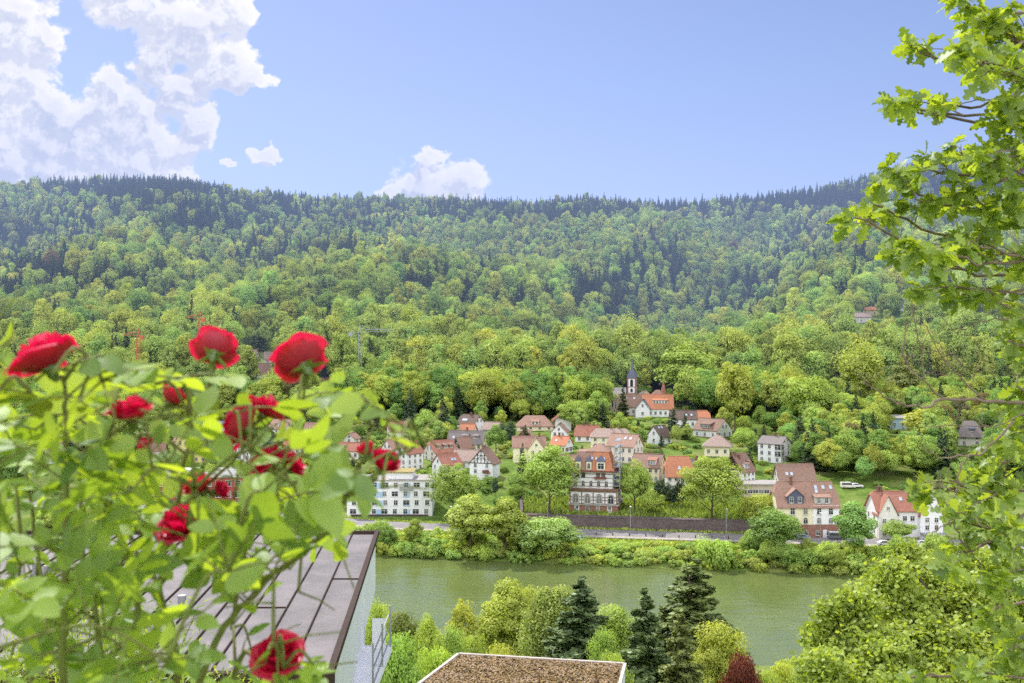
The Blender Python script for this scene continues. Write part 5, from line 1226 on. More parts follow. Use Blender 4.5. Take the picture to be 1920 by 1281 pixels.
def rose_prof(t): return (.30 * math.sin(math.pi * min(1, t ** .80)) ** .75) * (1 + .07 * ((t * 9) % 1 - .5)) if 0 < t < 1 else .0
def oak_prof(t): return max(.012, (.05 + .225 * math.sin(math.pi * t ** 1.25) ** .8) * (1 + .42 * math.sin(2 * math.pi * 3.6 * t - .6))) if 0 < t < 1 else .004
def bamboo_prof(t): return .09 * math.sin(math.pi * t ** .7)
def leaves_mesh(name, specs, tmpl, mat, g):
    """specs: (pos, dir, normal, length, lv)"""
    TV, TF = tmpl; nv = len(TV); nq = len(TF); n_ = len(specs)
    P = np.array([s[0] for s in specs]); X = np.array([s[1] for s in specs], float); Z = np.array([s[2] for s in specs], float); L = np.array([s[3] for s in specs])
    X /= np.linalg.norm(X, axis=1, keepdims=True); Y = np.cross(Z, X); Y /= np.linalg.norm(Y, axis=1, keepdims=True) + 1e-9; Z = np.cross(X, Y)
    cu = .6 + .9 * g.random(n_)
    V = P[:, None] + (X[:, None] * TV[None, :, 0:1] + Y[:, None] * TV[None, :, 1:2] + Z[:, None] * (TV[None, :, 2:3] * cu[:, None, None])) * L[:, None, None]
    Fq = (np.array(TF)[None] + (np.arange(n_) * nv)[:, None, None]).reshape(-1, 4)
    me = bpy.data.meshes.new(name); me.vertices.add(n_ * nv); me.vertices.foreach_set('co', V.reshape(-1).astype(np.float32))
    m = len(Fq); me.loops.add(m * 4); me.loops.foreach_set('vertex_index', Fq.reshape(-1).astype(np.int32)); me.polygons.add(m); me.polygons.foreach_set('loop_start', np.arange(0, 4 * m, 4, dtype=np.int32))
    me.polygons.foreach_set('use_smooth', np.ones(m, bool)); me.materials.append(mat)
    a = me.attributes.new('lv', 'FLOAT', 'FACE'); a.data.foreach_set('value', np.repeat(np.array([s[4] for s in specs]), nq).astype(np.float32))
    me.update(calc_edges=True); return me
def chain(pts, seg=6, jit=0.0, g=None):
    """smooth curve through the points"""
    out = []; n_ = len(pts)
    for i in range(n_ - 1):
        p0, p1, p2, p3 = pts[max(i - 1, 0)], pts[i], pts[i + 1], pts[min(i + 2, n_ - 1)]
        for k in range(seg):
            t = k / seg; out.append(.5 * ((2 * p1) + (-p0 + p2) * t + (2 * p0 - 5 * p1 + 4 * p2 - p3) * t * t + (-p0 + 3 * p1 - 3 * p2 + p3) * t ** 3))
    out.append(pts[-1].copy())
    if jit:
        for p in out[1:-1]: p += Vector((g.uniform(-1, 1), g.uniform(-1, 1), g.uniform(-1, 1))) * jit
    return out
gr2 = random.Random(21); g2 = np.random.default_rng(21)
# --- roses
RB = Vector((-.62, 1.42, 58.4)); rose = empty('rose_bush', RB, 0, 'red rose bush in bloom filling the lower left foreground', 'rose bush')
def RL(v): return v - RB
CANES = [[(370,1295,1.28),(480,1110,1.26),(600,1010,1.22),(650,930,1.2),(685,850,1.2),(700,790,1.22)], [(480,1110,1.26),(440,960,1.3),(455,860,1.3)],
  [(235,1295,1.2),(255,1130,1.22),(212,960,1.2),(205,850,1.18),(210,790,1.15)], [(120,1295,1.1),(126,1000,1.08),(123,800,1.06),(121,712,1.05)], [(190,1295,1.3),(160,1050,1.35),(150,880,1.4),(190,800,1.4)],
  [(560,1035,1.23),(600,900,1.25),(565,800,1.25),(572,722,1.22)], [(330,1295,1.3),(300,1100,1.3),(330,960,1.32),(350,850,1.3),(402,690,1.25)], [(430,1295,1.35),(480,1230,1.3),(522,1232,1.25)],
  [(-10,1295,1.0),(-5,1000,1.0),(-14,800,.98),(-22,660,.96)], [(60,1295,1.45),(70,1050,1.5),(40,850,1.5)], [(300,1100,1.3),(240,1000,1.35),(250,880,1.35)], [(600,1010,1.22),(540,900,1.2),(500,880,1.2)], [(650,930,1.2),(700,900,1.18),(722,872,1.15)],
  [(330,960,1.32),(400,900,1.3),(470,830,1.25)], [(650,930,1.2),(730,870,1.15),(790,830,1.12)], [(300,1100,1.3),(340,1040,1.25),(350,1000,1.22)], [(330,960,1.32),(372,925,1.3),(380,905,1.28)]]
bc = MB(); cpts = []
for ci, c in enumerate(CANES):
    pts = [at(*q) for q in c]; low = c[0][1] > 1280
    if low: pts = [RB + Vector((gr2.uniform(-.15, .15), gr2.uniform(-.1, .1), 0)), (RB + pts[0]) / 2 + Vector((0, 0, .1))] + pts
    pts = chain(pts, 7, .0025, gr2); r0 = .0060 if low else .0036
    n_ = len(pts); rad = [max(.0018, r0 * (1 - .72 * i / n_)) for i in range(n_)]
    bc.tube([RL(p) for p in pts], rad, 8)
    for i, p in enumerate(pts):
        if p.z > 59.55: cpts.append(p)
        if gr2.random() < .5 and i < n_ - 1:
            d = Vector((gr2.uniform(-1, 1), gr2.uniform(-1, 1), .3)).normalized(); bc.tube([RL(p), RL(p + d * .008)], [.0022, .0002], 4)
poly = [(-20,770),(30,735),(90,700),(200,705),(300,700),(420,735),(560,740),(640,735),(700,760),(790,830),(800,860),(720,930),(670,1010),(640,1090),(590,1180),(610,1235),(560,1290),(-20,1290)]
def inside(x, y, P=poly):
    c = False; j = len(P) - 1
    for i in range(len(P)):
        if (P[i][1] > y) != (P[j][1] > y) and x < (P[j][0] - P[i][0]) * (y - P[i][1]) / (P[j][1] - P[i][1]) + P[i][0]: c = not c
        j = i
    return c
BL = [(85,672,1.05,132,(-.45,.1,.85),1.0),(402,655,1.25,100,(-.1,.75,.6),.8),(566,676,1.22,116,(-.45,.55,.6),.9),(246,775,1.18,96,(-.1,-.1,.9),.7),(322,746,1.25,66,(.4,.3,.7),.6),(452,800,1.22,92,(-.7,.2,.3),.9),(500,768,1.25,76,(.5,.3,.8),.9),
      (505,868,1.22,88,(-.5,-.2,.8),.9),(545,872,1.24,70,(.7,.1,.6),.8),(720,870,1.15,74,(.3,-.3,.5),.6),(342,985,1.22,100,(-.1,-.5,.85),.9),(524,1230,1.22,100,(-.1,-.6,.7),.9),(372,912,1.28,74,(-.5,-.1,.8),.8),(412,920,1.28,50,(.7,0,.4),.7),(266,828,1.3,46,(.3,0,-.3),.5),(688,845,1.3,52,(-.3,0,.5),.6)]
SUN = Vector((-.32, .55, .77))
specs = []; bt = MB()
def compound(base, tip, ln, big=1.0, lvb=0.0):
    """a rose leaf: rachis with a terminal leaflet and two pairs"""
    ax = (tip - base); L = ax.length; ax.normalize()
    up = Vector((gr2.gauss(0, .55), gr2.gauss(-.25, .45), gr2.gauss(.75, .4))).normalized(); side = ax.cross(up).normalized(); nrm = side.cross(ax).normalized()
    bt.tube([RL(base), RL(base + ax * L * .5 + up * .004), RL(tip)], [.0014, .0011, .0008], 5)
    lv = min(1, max(0, gr2.random() * .8 + .15 + lvb))
    fl = [(tip, ax, 1.0)]
    for q, s in ((.92, 1), (.92, -1), (.55, 1), (.55, -1)):
        p = base + ax * L * q; d = (ax * .45 + side * s * 1.0 + nrm * gr2.uniform(-.25, .25)).normalized(); fl.append((p, d, .9 if q > .7 else .72))
    for p, d, k in fl:
        n_ = (nrm + Vector((gr2.gauss(0, .22), gr2.gauss(0, .22), gr2.gauss(0, .22)))).normalized()
        specs.append((tuple(RL(p)), tuple(d), tuple(n_), ln * k * big * gr2.uniform(.85, 1.15), min(1, max(0, lv + gr2.uniform(-.12, .12)))))
cnt = 0
while cnt < 265:
    px, py = gr2.uniform(-20, 800), gr2.uniform(700, 1290)
    if not inside(px, py): continue
    dens = 1.0
    if 330 < px < 620 and 1060 < py < 1240: dens = .22
    elif 250 < px < 420 and 800 < py < 960: dens = .5
    elif px > 590 and py > 940: dens = .12
    elif px > 560: dens = .35
    elif px > 420 and py < 780: dens = .5
    if gr2.random() > dens: continue
    dpt = gr2.uniform(.95, 1.55); T_ = at(px, py, dpt)
    best = min(cpts, key=lambda q: (q - T_).length + max(0, q.z - T_.z) * .6)
    v = T_ - best
    if v.length > .34: continue
    if v.length > .09:
        mid = best + v * .5 + Vector((0, 0, .02 + .05 * v.length)); e = best + v * .86; tp = chain([best, mid, e], 5); bt.tube([RL(q) for q in tp], [.0026 * (1 - .5 * i / len(tp)) for i in range(len(tp))], 5)
        base = e; cpts += tp[3:] if len(cpts) < 900 else []
    else: base = best
    ax = (v.normalized() * .7 + Vector((gr2.uniform(-.8, .8), gr2.uniform(-.6, .4), gr2.uniform(-.3, .45)))).normalized()
    compound(base, base + ax * gr2.uniform(.055, .085), gr2.uniform(.032, .048)); cnt += 1
# the big top leaves of the photograph
for (px, py, d, dx, dz, ln) in [(60,740,1.0,-1,.05,.062),(180,700,1.0,1,.1,.06),(100,700,.98,.9,.35,.058),(150,745,1.0,-1,-.05,.06),(290,720,1.1,1,.15,.06),(330,710,1.1,-1,.05,.055),(350,705,1.15,1,-.05,.06),(440,775,1.1,1,.15,.065),(470,760,1.1,-.9,-.2,.065),
        (560,750,1.15,1,.2,.055),(640,745,1.15,1,-.3,.055),(700,780,1.15,1,-.35,.05),(755,810,1.12,1,-.4,.05),(715,915,1.1,1,-.05,.045),(600,960,1.15,.5,-.8,.06),(560,840,1.2,1,.1,.07),(500,950,1.1,-1,-.5,.08),(520,940,1.1,.9,.2,.075),
        (640,1030,1.2,.3,-.9,.055),(560,1110,1.2,.9,-.4,.055),(470,1130,1.2,-.5,.6,.05),(-12,625,.95,.5,.75,.05),(-12,700,.95,.4,.6,.05),(590,1250,1.15,1,.1,.06),(520,1225,1.18,.2,-1,.05),(380,890,1.2,.1,1,.05)]:
    T_ = at(px, py, d); best = min(cpts, key=lambda q: (q - T_).length)
    mid = best + (T_ - best) * .5 + Vector((0, 0, .02)); tp = chain([best, mid, T_], 4); bt.tube([RL(q) for q in tp], [.002] * len(tp), 5)
    ax = Vector((dx, gr2.uniform(-.3, .3), dz)).normalized(); compound(T_, T_ + ax * .05, ln * .82, 1.0, .15)
bc.add(bt.v, bt.f); bc.build('cane', M['cane'], rose, smoothf=True)
TOPX, TOPY = [-30, 40, 60, 130, 200, 300, 420, 560, 640, 700, 800, 900], [560, 585, 690, 672, 672, 672, 668, 690, 700, 725, 800, 900]
def keep_leaf(s):
    p0 = RB + Vector(s[0]); c = p0 + Vector(s[1]).normalized() * s[3] * .55
    for q_ in (c, p0 + Vector(s[1]).normalized() * s[3]):
        px = CX + q_.x / q_.y * F; py = CY - (q_.z - CAMZ) / q_.y * F
        if py < interp(px, TOPX, TOPY): return False
        if px > interp(py, [700, 780, 830, 900, 960, 1010, 1080, 1150, 1200, 1240, 1290], [690, 740, 805, 770, 725, 690, 632, 585, 590, 645, 620]): return False
        if 440 < px < 650 and 1040 < py < 1215 and (hash(round(s[3] * 1e6)) % 10) < 8: return False
        if 300 < px < 440 and 1080 < py < 1250 and (hash(round(s[3] * 1e6)) % 10) < 5: return False
        for (bx, by, bd_, bw, _a, _o) in BL:
            if q_.y < bd_ + .02 and ((px - bx) / (bw * .60)) ** 2 + ((py - by) / (bw * .52)) ** 2 < 1 and not (by > 860 and (hash(round(s[3] * 1e6)) % 10) < 3): return False
    return True
specs = [s for s in specs if keep_leaf(s)]
link('foliage', leaves_mesh('foliage', specs, leaf_template(rose_prof, 18), M['rose_leaf'], g2), rose)
def bloom(px, py, d, wpx, axis, openk=1.0, seed=0, dark=0):
    g = random.Random(seed); c = at(px, py, d); Rr = wpx / F * d * .46; ax = Vector(axis).normalized()
    o = empty('rose_bloom', RL(c - ax * Rr * .5)); o.parent = rose; o.rotation_euler = ax.to_track_quat('Z', 'Y').to_euler()
    V = []; Fc = []; lv = []; nu, nvv = 8, 7
    for k in range(22):
        op = (k / 21.0) ** .8 * openk; ph = k * 2.4 + g.uniform(-.2, .2); hw = .75 + .30 * op; s1, s2 = g.uniform(0, 6), g.uniform(0, 6); tl = g.uniform(.88, 1.12); b0 = len(V)
        for j in range(nvv):
            v = j / (nvv - 1)
            for i in range(nu):
                u = 2 * i / (nu - 1) - 1; a = ph + u * hw * (1 - .25 * v * abs(u)); edge = (1 - .10 * abs(u) ** 3 * v)
                rr = Rr * 1.12 * ((.10 + .86 * math.sin(min(1, v * 1.15) * 1.57) ** .8) * (.34 + .60 * op) + op * .20 * v ** 5) * tl
                zz = Rr * (1.08 * v * edge * (1 - .38 * op) - op * .34 * v ** 5) * (1.05 if op < .5 else .95)
                ru = Rr * .08 * v * v * math.sin(2.6 * a + s1) + Rr * .03 * v ** 3 * math.sin(8 * a + s2)
                V.append(((rr + ru) * math.cos(a), (rr + ru) * math.sin(a), zz + ru * .8 + Rr * .12))
        for j in range(nvv - 1):
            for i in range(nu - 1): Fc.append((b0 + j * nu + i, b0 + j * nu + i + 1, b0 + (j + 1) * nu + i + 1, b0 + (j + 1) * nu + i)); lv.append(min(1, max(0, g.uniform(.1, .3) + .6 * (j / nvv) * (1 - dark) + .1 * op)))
    me = bpy.data.meshes.new('petals'); me.from_pydata(V, [], Fc); me.polygons.foreach_set('use_smooth', [True] * len(Fc)); me.materials.append(M['petal'])
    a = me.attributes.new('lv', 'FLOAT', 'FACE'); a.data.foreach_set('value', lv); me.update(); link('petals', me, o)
    # centre of folded petals, hip and sepals
    b = MB(); b.tube([(0, 0, -Rr * .30), (0, 0, -Rr * .12), (0, 0, Rr * .06), (0, 0, Rr * .15)], [Rr * .06, Rr * .17, Rr * .19, Rr * .30], 10); b.build('receptacle', M['hip'], o, smoothf=True)
    sp = []
    for k in range(5):
        a = k * 1.257 + g.uniform(-.15, .15); d_ = (math.cos(a), math.sin(a), g.uniform(-.55, .15)); sp.append(((0, 0, Rr * .04), d_, (0, 0, 1), Rr * g.uniform(.75, .95), g.random()))
    link('sepals', leaves_mesh('sepals', sp, leaf_template(lambda t: .16 * math.sin(math.pi * (t * .85 + .12)) ** .8 * (1 - t * .6), 6, .3, .25), M['hip'], g2), o)
    st = c - ax * Rr * .8; best = min(cpts, key=lambda q: (q - st).length + max(0, q.z - st.z)); v = st - best
    if v.length > .005:
        b = MB(); tp = chain([best, best + v * .5 + Vector((0, 0, .01)) - ax * .004, st], 5); inv = o.rotation_euler.to_matrix().transposed(); oo = c - ax * Rr * .5
        b.tube([inv @ (q - oo) for q in tp], [.0024] * len(tp), 6); b.build('stem', M['cane'], o, smoothf=True)
    return o
for i, q in enumerate(BL): bloom(q[0], q[1], q[2], q[3], q[4], q[5], i, .5 if i == 9 else 0)
# --- bamboo in front of the brown roof
def bamboo(x, y, h, seed, label):
    z = ground(x, y); o = empty('bamboo', (x, y, z), 0, label, 'bamboo'); g = random.Random(seed); b = MB(); sp = []
    for k in range(16):
        a = g.random() * 6.28; lean = g.uniform(.1, .5); hh = h * g.uniform(.75, 1.05); pts = chain([Vector((0, 0, 0)) + Vector((math.cos(a), math.sin(a), 0)) * .15, Vector((math.cos(a) * lean * .4, math.sin(a) * lean * .4, hh * .6)), Vector((math.cos(a) * lean * 1.6, math.sin(a) * lean * 1.6, hh))], 6)
        b.tube(pts, [.012 * (1 - .7 * i / len(pts)) for i in range(len(pts))], 5)
        for i in range(150):
            t = g.random() ** .6; q = pts[min(len(pts) - 1, int(t * len(pts)))] + Vector((g.gauss(0, .16), g.gauss(0, .16), g.gauss(0, .10)))
            sp.append((tuple(q), (g.gauss(0, 1), g.gauss(0, 1), g.gauss(-.25, .4)), (g.gauss(0, .5), g.gauss(0, .5), 1), g.uniform(.10, .17), g.uniform(.3, 1)))
    b.build('stem', M['cane'], o); link('foliage', leaves_mesh('foliage', sp, leaf_template(bamboo_prof, 4, .1, .3), M['oak_leaf'], g2), o)
bamboo(-5.4, 12.4, 3.9, 1, 'left one of the fine leaved bamboos in front of the brown roof'); bamboo(-4.5, 12.0, 3.7, 2, 'middle one of the fine leaved bamboos in front of the brown roof'); bamboo(-3.75, 11.6, 3.0, 3, 'lowest and rightmost of the fine leaved bamboos in front of the brown roof'); bamboo(-6.6, 13.0, 4.0, 4, 'bamboo at the far left edge in front of the brown roof')
# --- oak at the right
OB = Vector((3.3, 4.9, 57.4)); oak = empty('oak_tree', OB, 0, 'oak reaching in from the right edge with lobed bright green leaves', 'oak tree')
def OL_(v): return v - OB
b = MB(); tpts = chain([OB + Vector((0, 0, -1)), OB + Vector((0, 0, 1.5)), OB + Vector((.1, .05, 3.2)), OB + Vector((.05, 0, 5.2)), OB + Vector((.2, 0, 7))], 6); b.tube([OL_(p) for p in tpts], [.17 * (1 - .6 * i / len(tpts)) for i in range(len(tpts))], 12); b.build('trunk', M['bark'], oak, smoothf=True)
EL = [(1870,55,80,55,12),(1795,12,26,16,2),(1722,98,34,20,4),(1785,110,30,22,3),(1835,120,55,40,9),(1900,150,50,70,10),(1840,45,45,40,5),(1705,200,36,26,5),(1755,205,34,24,3),(1870,215,48,40,7),(1905,250,40,50,6),(1668,196,10,12,1),
      (1905,320,45,50,8),(1850,300,50,36,7),(1790,285,40,25,4),(1735,315,34,30,4),(1668,335,36,32,6),(1640,385,36,30,5),(1602,408,20,16,3),(1720,375,44,34,6),(1800,370,56,44,9),(1880,390,50,50,9),
      (1690,478,34,30,6),(1750,470,44,40,8),(1830,460,60,50,11),(1900,480,45,50,8),(1730,540,24,16,2),(1790,550,36,22,4),(1860,560,40,22,4),(1905,600,24,34,4),(1888,640,22,20,2),
      (1908,725,22,50,5),(1893,800,30,55,7),(1880,870,46,46,9),(1733,917,32,18,5),(1850,925,60,40,9),(1795,975,40,34,7),(1880,1000,50,56,11),(1805,1045,40,34,5),(1885,1110,40,60,10),(1905,1210,36,56,7),(1845,1150,30,36,3),(1700,1272,44,14,4),(1830,1256,50,24,5),(1780,900,22,14,2)]
bo = MB(); sp = []
for (ex, ey, rx, ry, nc) in EL:
    rx *= .86; ry *= .86; nc = max(1, int(nc * .8 + .5)) if ey < 700 else max(1, int(nc * .8)); rx *= (.82 if ey > 700 else 1)
    d0 = gr2.uniform(4.0, 4.7); cc_ = at(ex, ey, d0); zt = cc_.z - gr2.uniform(.0, .45); an = min(tpts, key=lambda q: abs(q.z - max(58.6, min(64, zt))))
    v = cc_ - an; m1 = an + v * .4 + Vector((0, 0, .14 + gr2.uniform(-.1, .15))); m2 = an + v * .75 + Vector((gr2.uniform(-.05, .05), gr2.uniform(-.1, .1), gr2.uniform(-.05, .1)))
    br = chain([an, m1, m2, cc_], 6, .012, gr2); bo.tube([OL_(p) for p in br], [.010 * (1 - .85 * i / len(br)) + .0022 for i in range(len(br))], 6)
    for k in range(nc):
        a, q = gr2.random() * 6.283, gr2.random() ** .5; T_ = at(ex + math.cos(a) * rx * q, ey + math.sin(a) * ry * q, d0 + gr2.uniform(-.3, .35)); st = br[gr2.randrange(len(br) * 2 // 3, len(br))]
        tw = chain([st, st + (T_ - st) * .5 + Vector((0, 0, .02)), T_], 4, .003, gr2); bo.tube([OL_(p) for p in tw], [.0035 * (1 - .6 * i / len(tw)) for i in range(len(tw))], 5)
        ax = (T_ - st).normalized() if (T_ - st).length > .01 else Vector((-1, 0, 0))
        for i in range(gr2.randrange(11, 17)):
            tt = tw[-1 - (0 if i < 8 else gr2.randrange(0, len(tw) - 1))]
            dd = (ax * .6 + Vector((gr2.gauss(0, .75), gr2.gauss(0, .75), gr2.gauss(-.12, .5)))).normalized(); nn = Vector((gr2.gauss(0, .55), gr2.gauss(-.1, .5), gr2.gauss(.75, .35)))
            if abs(nn.normalized().dot(dd)) > .93: nn = Vector((.3, -.8, .5))
            sp.append((tuple(OL_(tt + dd * .008)), tuple(dd), tuple(nn), gr2.uniform(.052, .092), min(1, max(0, gr2.gauss(.5, .25)))))
bo.build('branch', M['twig'], oak, smoothf=True)
link('foliage', leaves_mesh('foliage', sp, leaf_template(oak_prof, 14, .18, .16), M['oak_leaf'], g2), oak)
bd = MB()
DEAD = [[(1960,760,4.3,8),(1870,753,4.3,7),(1770,748,4.25,6),(1745,762,4.2,5),(1700,760,4.2,4),(1660,745,4.15,3),(1617,717,4.1,2)], [(1770,748,4.25,4),(1725,708,4.2,4),(1697,680,4.2,3.5),(1694,640,4.2,3),(1700,597,4.2,2)], [(1730,712,4.2,3),(1730,670,4.2,2.5),(1718,620,4.2,2.5),(1708,558,4.2,1.5)],
        [(1850,752,4.3,4),(1800,705,4.3,3.5),(1762,660,4.25,3),(1738,612,4.2,1.5)], [(1790,695,4.3,2.5),(1775,705,4.3,2),(1740,700,4.3,1)], [(1820,725,4.3,2),(1830,690,4.3,1.5),(1842,672,4.3,1)], [(1800,705,4.3,2),(1808,690,4.3,1),(1803,688,4.3,.8)], [(1762,660,4.2,2),(1730,650,4.2,1),(1722,640,4.2,.8)],
        [(1900,790,4.2,5),(1846,848,4.2,5),(1818,852,4.2,4),(1760,857,4.2,3),(1725,834,4.2,1.5)], [(1818,852,4.2,4),(1798,878,4.2,3.5),(1793,920,4.2,3),(1760,910,4.2,2.5),(1735,905,4.2,2)], [(1920,775,4.2,3),(1860,800,4.2,2.5),(1800,798,4.2,2),(1738,799,4.2,1)], [(1860,800,4.2,2),(1830,790,4.2,1.5),(1795,786,4.2,1)],
        [(1930,600,4.3,4),(1850,600,4.3,2.5),(1795,626,4.3,1.2)], [(1793,920,4.2,3),(1785,960,4.2,3),(1800,1010,4.2,3),(1840,1060,4.3,3)], [(1742,1005,4.2,2),(1770,985,4.2,2.5),(1800,960,4.2,3)]]
for c in DEAD:
    pts = chain([at(*q[:3]) for q in c], 5, .006, gr2); n_ = len(pts); r0, r1 = c[0][3] * .0011, c[-1][3] * .0011
    bd.tube([OL_(p) for p in pts], [max(.0013, r0 + (r1 - r0) * i / (n_ - 1)) for i in range(n_)], 6)
    for k in range(2 * len(c)):
        p = pts[gr2.randrange(n_ // 3, n_)]; q = p + Vector((gr2.uniform(-.1, .1), gr2.uniform(-.05, .05), gr2.uniform(-.02, .12))) * .8; bd.tube([OL_(p), OL_(q)], [.0018, .0008], 4)
bd.build('bare_twig', M['twig'], oak, smoothf=True)
# --- small leaved tree below the oak
AB = Vector((6.6, 13.6, ground(6.6, 13.6) - .3)); ald = empty('alder_tree', AB, 0, 'spreading small leaved tree filling the lower right corner', 'tree')
b = MB(); tp = chain([AB, AB + Vector((.1, 0, 1.5)), AB + Vector((0, .1, 3))], 5); b.tube([p - AB for p in tp], [.16 * (1 - .4 * i / len(tp)) for i in range(len(tp))], 10); b.build('trunk', M['bark'], ald, smoothf=True)
BLO = [(1590,1180,62,13),(1560,1120,22,13),(1610,1105,34,13),(1540,1230,46,12),(1660,1075,50,14),(1680,1050,28,13.5),(1700,1130,70,13.5),(1640,1210,80,12.5),(1745,1190,90,13),(1730,1060,50,14.5),(1780,1040,50,15),(1790,1110,80,14),(1850,1180,90,13.5),(1900,1100,70,14.5),(1880,1260,90,12.5),(1760,1270,90,12.5),(1650,1280,80,12),(1530,1165,20,13),(1700,1010,16,14),(1820,1040,50,15)]
bo = MB(); PP = []; NN = []; LV = []
for (ex, ey, er, dd) in BLO:
    ey += 26; er *= .84
    cc_ = at(ex, ey, dd); R_ = er / F * dd; an = tp[gr2.randrange(len(tp) // 2, len(tp))]; br = chain([an, an + (cc_ - an) * .5 + Vector((0, 0, .15)), cc_], 6, .03, gr2); bo.tube([p - AB for p in br], [.05 * (1 - .8 * i / len(br)) + .004 for i in range(len(br))], 6)
    nc = int(26 + er * er * .030)
    for k in range(nc):
        d_ = Vector((gr2.gauss(0, 1), gr2.gauss(0, 1), gr2.gauss(0, 1))).normalized(); q = gr2.random() ** .45; T_ = cc_ + Vector((d_.x, d_.y, d_.z * .9)) * R_ * q
        st = cc_ + (T_ - cc_) * .3; bo.tube([st - AB, (st + T_) / 2 - AB + Vector((0, 0, .03)), T_ - AB], [.006, .004, .002], 4)
        m = 40; P = np.array(T_ - AB) + g2.normal(size=(m, 3)) * np.array([.075, .075, .055]); N_ = unit(m, g2) * .8 + np.array([0, -.1, .8]); N_ /= np.linalg.norm(N_, axis=1, keepdims=True)
        PP.append(P); NN.append(N_); LV.append(np.clip(g2.normal(.3 + .35 * gr2.random(), .2, m) + .15 * q, 0, 1))
PP = np.concatenate(PP); NN = np.concatenate(NN); LV = np.concatenate(LV); print('alder leaves', len(PP))
bo.build('branch', M['bark'], ald, smoothf=True); M['alder_leaf'] = leaf_mat('alder_leaves', (.14, .21, .045), (.60, .70, .16), trans=.48, src='NONE', tboost=(1.4, 1.35, .4), gloss=.02)
link('foliage', quads_mesh('foliage', leaf_quads(PP, NN, .060, .9, g2), [M['alder_leaf']], LV), ald)
build_forest()
HAZE = .00034
# ------------------------------------------------------------------ sky, sun, haze, camera
SUN_EL, SUN_AZ = R(50), math.atan2(-.50, .86)      # azimuth from +Y towards +X
sdir = Vector((math.sin(SUN_AZ) * math.cos(SUN_EL), math.cos(SUN_AZ) * math.cos(SUN_EL), math.sin(SUN_EL)))
sl = bpy.data.lights.new('sun', 'SUN'); sl.energy = 5.0; sl.angle = R(.5); sl.color = (1, .95, .86)
so = bpy.data.objects.new('sun', sl); COL.objects.link(so); so.rotation_euler = (-sdir).to_track_quat('-Z', 'Y').to_euler(); so.location = (0, 0, 300)
w = bpy.data.worlds.new('World'); C.world = w; w.use_nodes = True
nt = w.node_tree; nt.nodes.clear(); n = N(nt)
sky = n.new('ShaderNodeTexSky', sky_type='NISHITA'); sky.sun_disc = False; sky.sun_elevation = SUN_EL; sky.sun_rotation = SUN_AZ
sky.altitude = 200; sky.air_density = 1.0; sky.dust_density = .6; sky.ozone_density = 1.5
skyc = n.mix(1.0, sky.outputs[0], col((1.27, 1.19, 1.40)), 'MULTIPLY')
# cumulus: blobs in bearing / height-angle space, broken up by noise
CL = [(0,50,115,105),(62,60,66,66),(10,170,90,90),(-40,260,160,110),(205,160,38,48),(195,215,90,70),(275,275,105,70),(110,290,140,85),(350,262,42,42),(300,335,90,50),(100,340,200,60),
      (235,15,92,42),(330,45,95,62),(415,15,58,52),(295,105,62,50),(400,95,62,50),(345,165,55,60),(450,132,62,46),(485,152,42,24),(372,215,38,38),(-150,150,150,220),
      (497,281,36,13),(422,301,19,10),(520,290,14,6),(816,288,28,22),(812,318,40,30),(795,335,66,36),(855,345,50,40),(756,358,54,24),(820,358,100,28),(-300,250,200,250),(230,-60,260,70),(250,200,60,60),(60,210,90,60),(140,250,90,60),(1500,-250,260,60)]
gr = bpy.data.node_groups.new('cloud_field', 'ShaderNodeTree')
gr.interface.new_socket('P', in_out='INPUT', socket_type='NodeSocketVector'); gr.interface.new_socket('D', in_out='OUTPUT', socket_type='NodeSocketFloat')
g = N(gr); gi = g.new('NodeGroupInput'); go = g.new('NodeGroupOutput'); P0 = gi.outputs[0]
wr = g.vm('SCALE', g.vm('SUBTRACT', g.noise(P0, 13, 6, .58, out=1), (.5, .5, .5)), None); wr.node.inputs[3].default_value = .062
wr2 = g.vm('SCALE', g.vm('SUBTRACT', g.noise(P0, 42, 5, .6, out=1), (.5, .5, .5)), None); wr2.node.inputs[3].default_value = .020
P = g.vm('ADD', g.vm('ADD', P0, wr), wr2); cur = None
for (px, py, rx, ry) in CL:
    q = g.vm('MULTIPLY', g.vm('SUBTRACT', P, ((px - CX) / F, (CY - py) / F, 0)), (F / rx, F / ry, 0))
    L_ = g.vm('LENGTH', q, None, 1)
    if cur is None: cur = L_
    else:
        sm_ = g.math('SMOOTH_MIN', cur, L_, .22); cur = sm_
base = g.math('SUBTRACT', 1.30, cur)
puff = g.new('ShaderNodeTexVoronoi', feature='SMOOTH_F1'); g.put(puff.inputs['Vector'], P); puff.inputs['Scale'].default_value = 34; puff.inputs['Smoothness'].default_value = .35
puff.inputs['Detail'].default_value = 3; puff.inputs['Roughness'].default_value = .55
det = g.math('MULTIPLY', g.math('SUBTRACT', .42, puff.outputs['Distance']), .40)
det2 = g.math('MULTIPLY', g.math('SUBTRACT', g.noise(P0, 60, 6, .62), .5), .75)
g.put(go.inputs[0], g.math('ADD', g.math('ADD', g.math('MINIMUM', base, .75), det), det2))
tc = n.new('ShaderNodeTexCoord').outputs['Generated']
sx = n.new('ShaderNodeSeparateXYZ'); n.put(sx.inputs[0], tc)
yy = n.math('MAXIMUM', sx.outputs[1], .05)
cm_ = n.new('ShaderNodeCombineXYZ'); n.put(cm_.inputs[0], n.math('DIVIDE', sx.outputs[0], yy)); n.put(cm_.inputs[1], n.math('DIVIDE', sx.outputs[2], yy))
uv = cm_.outputs[0]
g1 = n.new('ShaderNodeGroup', node_tree=gr); n.put(g1.inputs[0], uv)
g2 = n.new('ShaderNodeGroup', node_tree=gr); n.put(g2.inputs[0], n.vm('ADD', uv, (.006, .013, 0)))
D1, D2 = g1.outputs[0], g2.outputs[0]
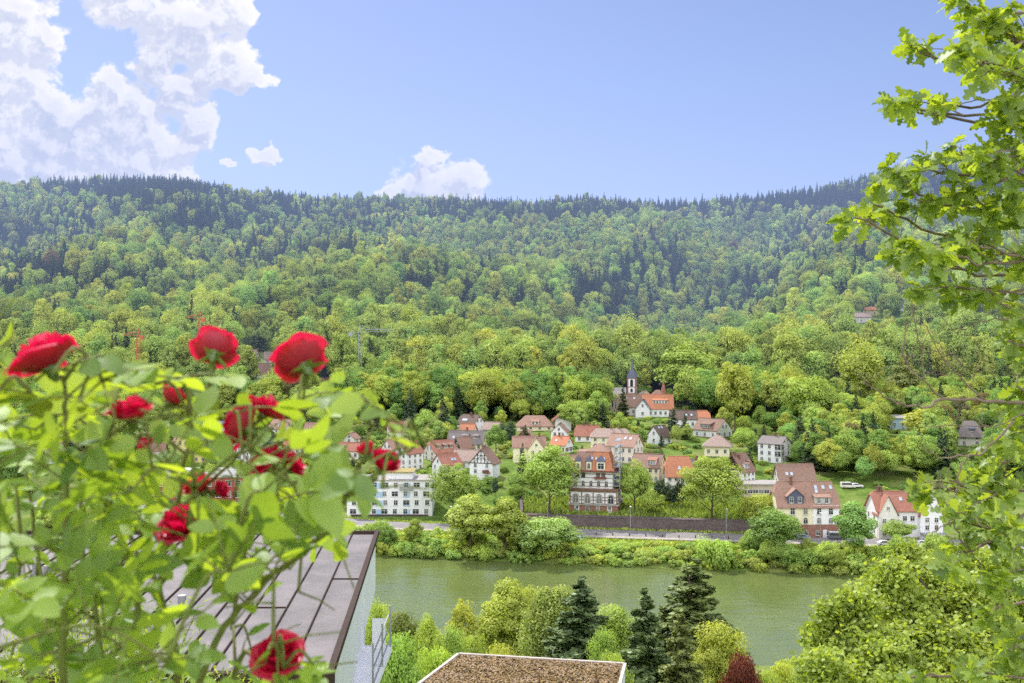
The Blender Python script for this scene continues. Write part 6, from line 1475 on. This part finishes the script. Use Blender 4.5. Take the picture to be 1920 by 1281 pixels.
alpha = n.math('MULTIPLY', n.rng(D1, .0, .27, 0, 1, True), n.rng(sx.outputs[1], .1, .25, 0, 1))
rel = n.rng(n.math('SUBTRACT', D1, D2), -.16, .20, 0, 1, True)
thick = n.rng(D1, .1, .95, 0, 1, True)
bright = n.math('ADD', n.math('MULTIPLY', rel, .62), n.math('MULTIPLY', n.math('SUBTRACT', 1.0, thick), .45), clamp=True)
low = n.noise(uv, 7, 3, .5)
bright = n.math('SUBTRACT', bright, n.rng(low, .4, .75, 0, .25), clamp=True)
cc = n.mix(bright, col((6.0, 6.5, 8.3)), col((11.8, 11.4, 11.0)))
fin = n.mix(n.math('MULTIPLY', alpha, .96), skyc, cc)
# unseen bright cloud cover, added behind the viewer as fill light for the shadows
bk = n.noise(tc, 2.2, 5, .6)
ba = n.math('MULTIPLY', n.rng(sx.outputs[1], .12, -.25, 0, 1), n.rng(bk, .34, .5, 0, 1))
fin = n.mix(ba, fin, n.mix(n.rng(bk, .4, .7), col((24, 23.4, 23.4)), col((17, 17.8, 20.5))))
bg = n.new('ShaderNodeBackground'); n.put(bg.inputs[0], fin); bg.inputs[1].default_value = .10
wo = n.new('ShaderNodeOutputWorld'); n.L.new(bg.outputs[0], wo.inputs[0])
w.cycles.sampling_method = 'MANUAL'; w.cycles.sample_map_resolution = 512
# valley haze: thin blue air filling the far side of the valley
hm, nt = newmat('blue_valley_haze'); n = N(nt)
ab = n.new('ShaderNodeVolumeAbsorption'); ab.inputs[0].default_value = (0, 0, 0, 1); ab.inputs[1].default_value = HAZE
em = n.new('ShaderNodeEmission'); em.inputs[0].default_value = (.40, .54, .98, 1); em.inputs[1].default_value = HAZE * 1.0
ad = n.new('ShaderNodeAddShader'); n.L.new(ab.outputs[0], ad.inputs[0]); n.L.new(em.outputs[0], ad.inputs[1])
o_ = n.new('ShaderNodeOutputMaterial'); n.L.new(ad.outputs[0], o_.inputs['Volume'])
b = MB(); b.box((0, 1250, 180), (3400, 1500, 380)); tag(b.build('valley_haze', hm), 'thin blue haze filling the far side of the valley', 'haze', None, 'structure')
cam = bpy.data.cameras.new('camera'); cam.lens = 35; cam.sensor_width = 36; cam.clip_start = .05; cam.clip_end = 8000
co = bpy.data.objects.new('camera', cam); COL.objects.link(co); co.location = (0, 0, CAMZ); co.rotation_euler = (R(90), 0, 0); C.camera = co
cam.dof.use_dof = True; cam.dof.focus_distance = 260; cam.dof.aperture_fstop = 8.5
C.view_settings.view_transform = 'Standard'; C.view_settings.look = 'None'; C.view_settings.exposure = 0
C.render.engine = 'CYCLES'
cy = C.cycles; cy.max_bounces = 5; cy.diffuse_bounces = 3; cy.glossy_bounces = 2; cy.transmission_bounces = 3; cy.transparent_max_bounces = 4; cy.volume_bounces = 0
cy.use_denoising = False; cy.use_adaptive_sampling = True; cy.adaptive_threshold = .032; cy.adaptive_min_samples = 24; cy.sample_clamp_indirect = 6
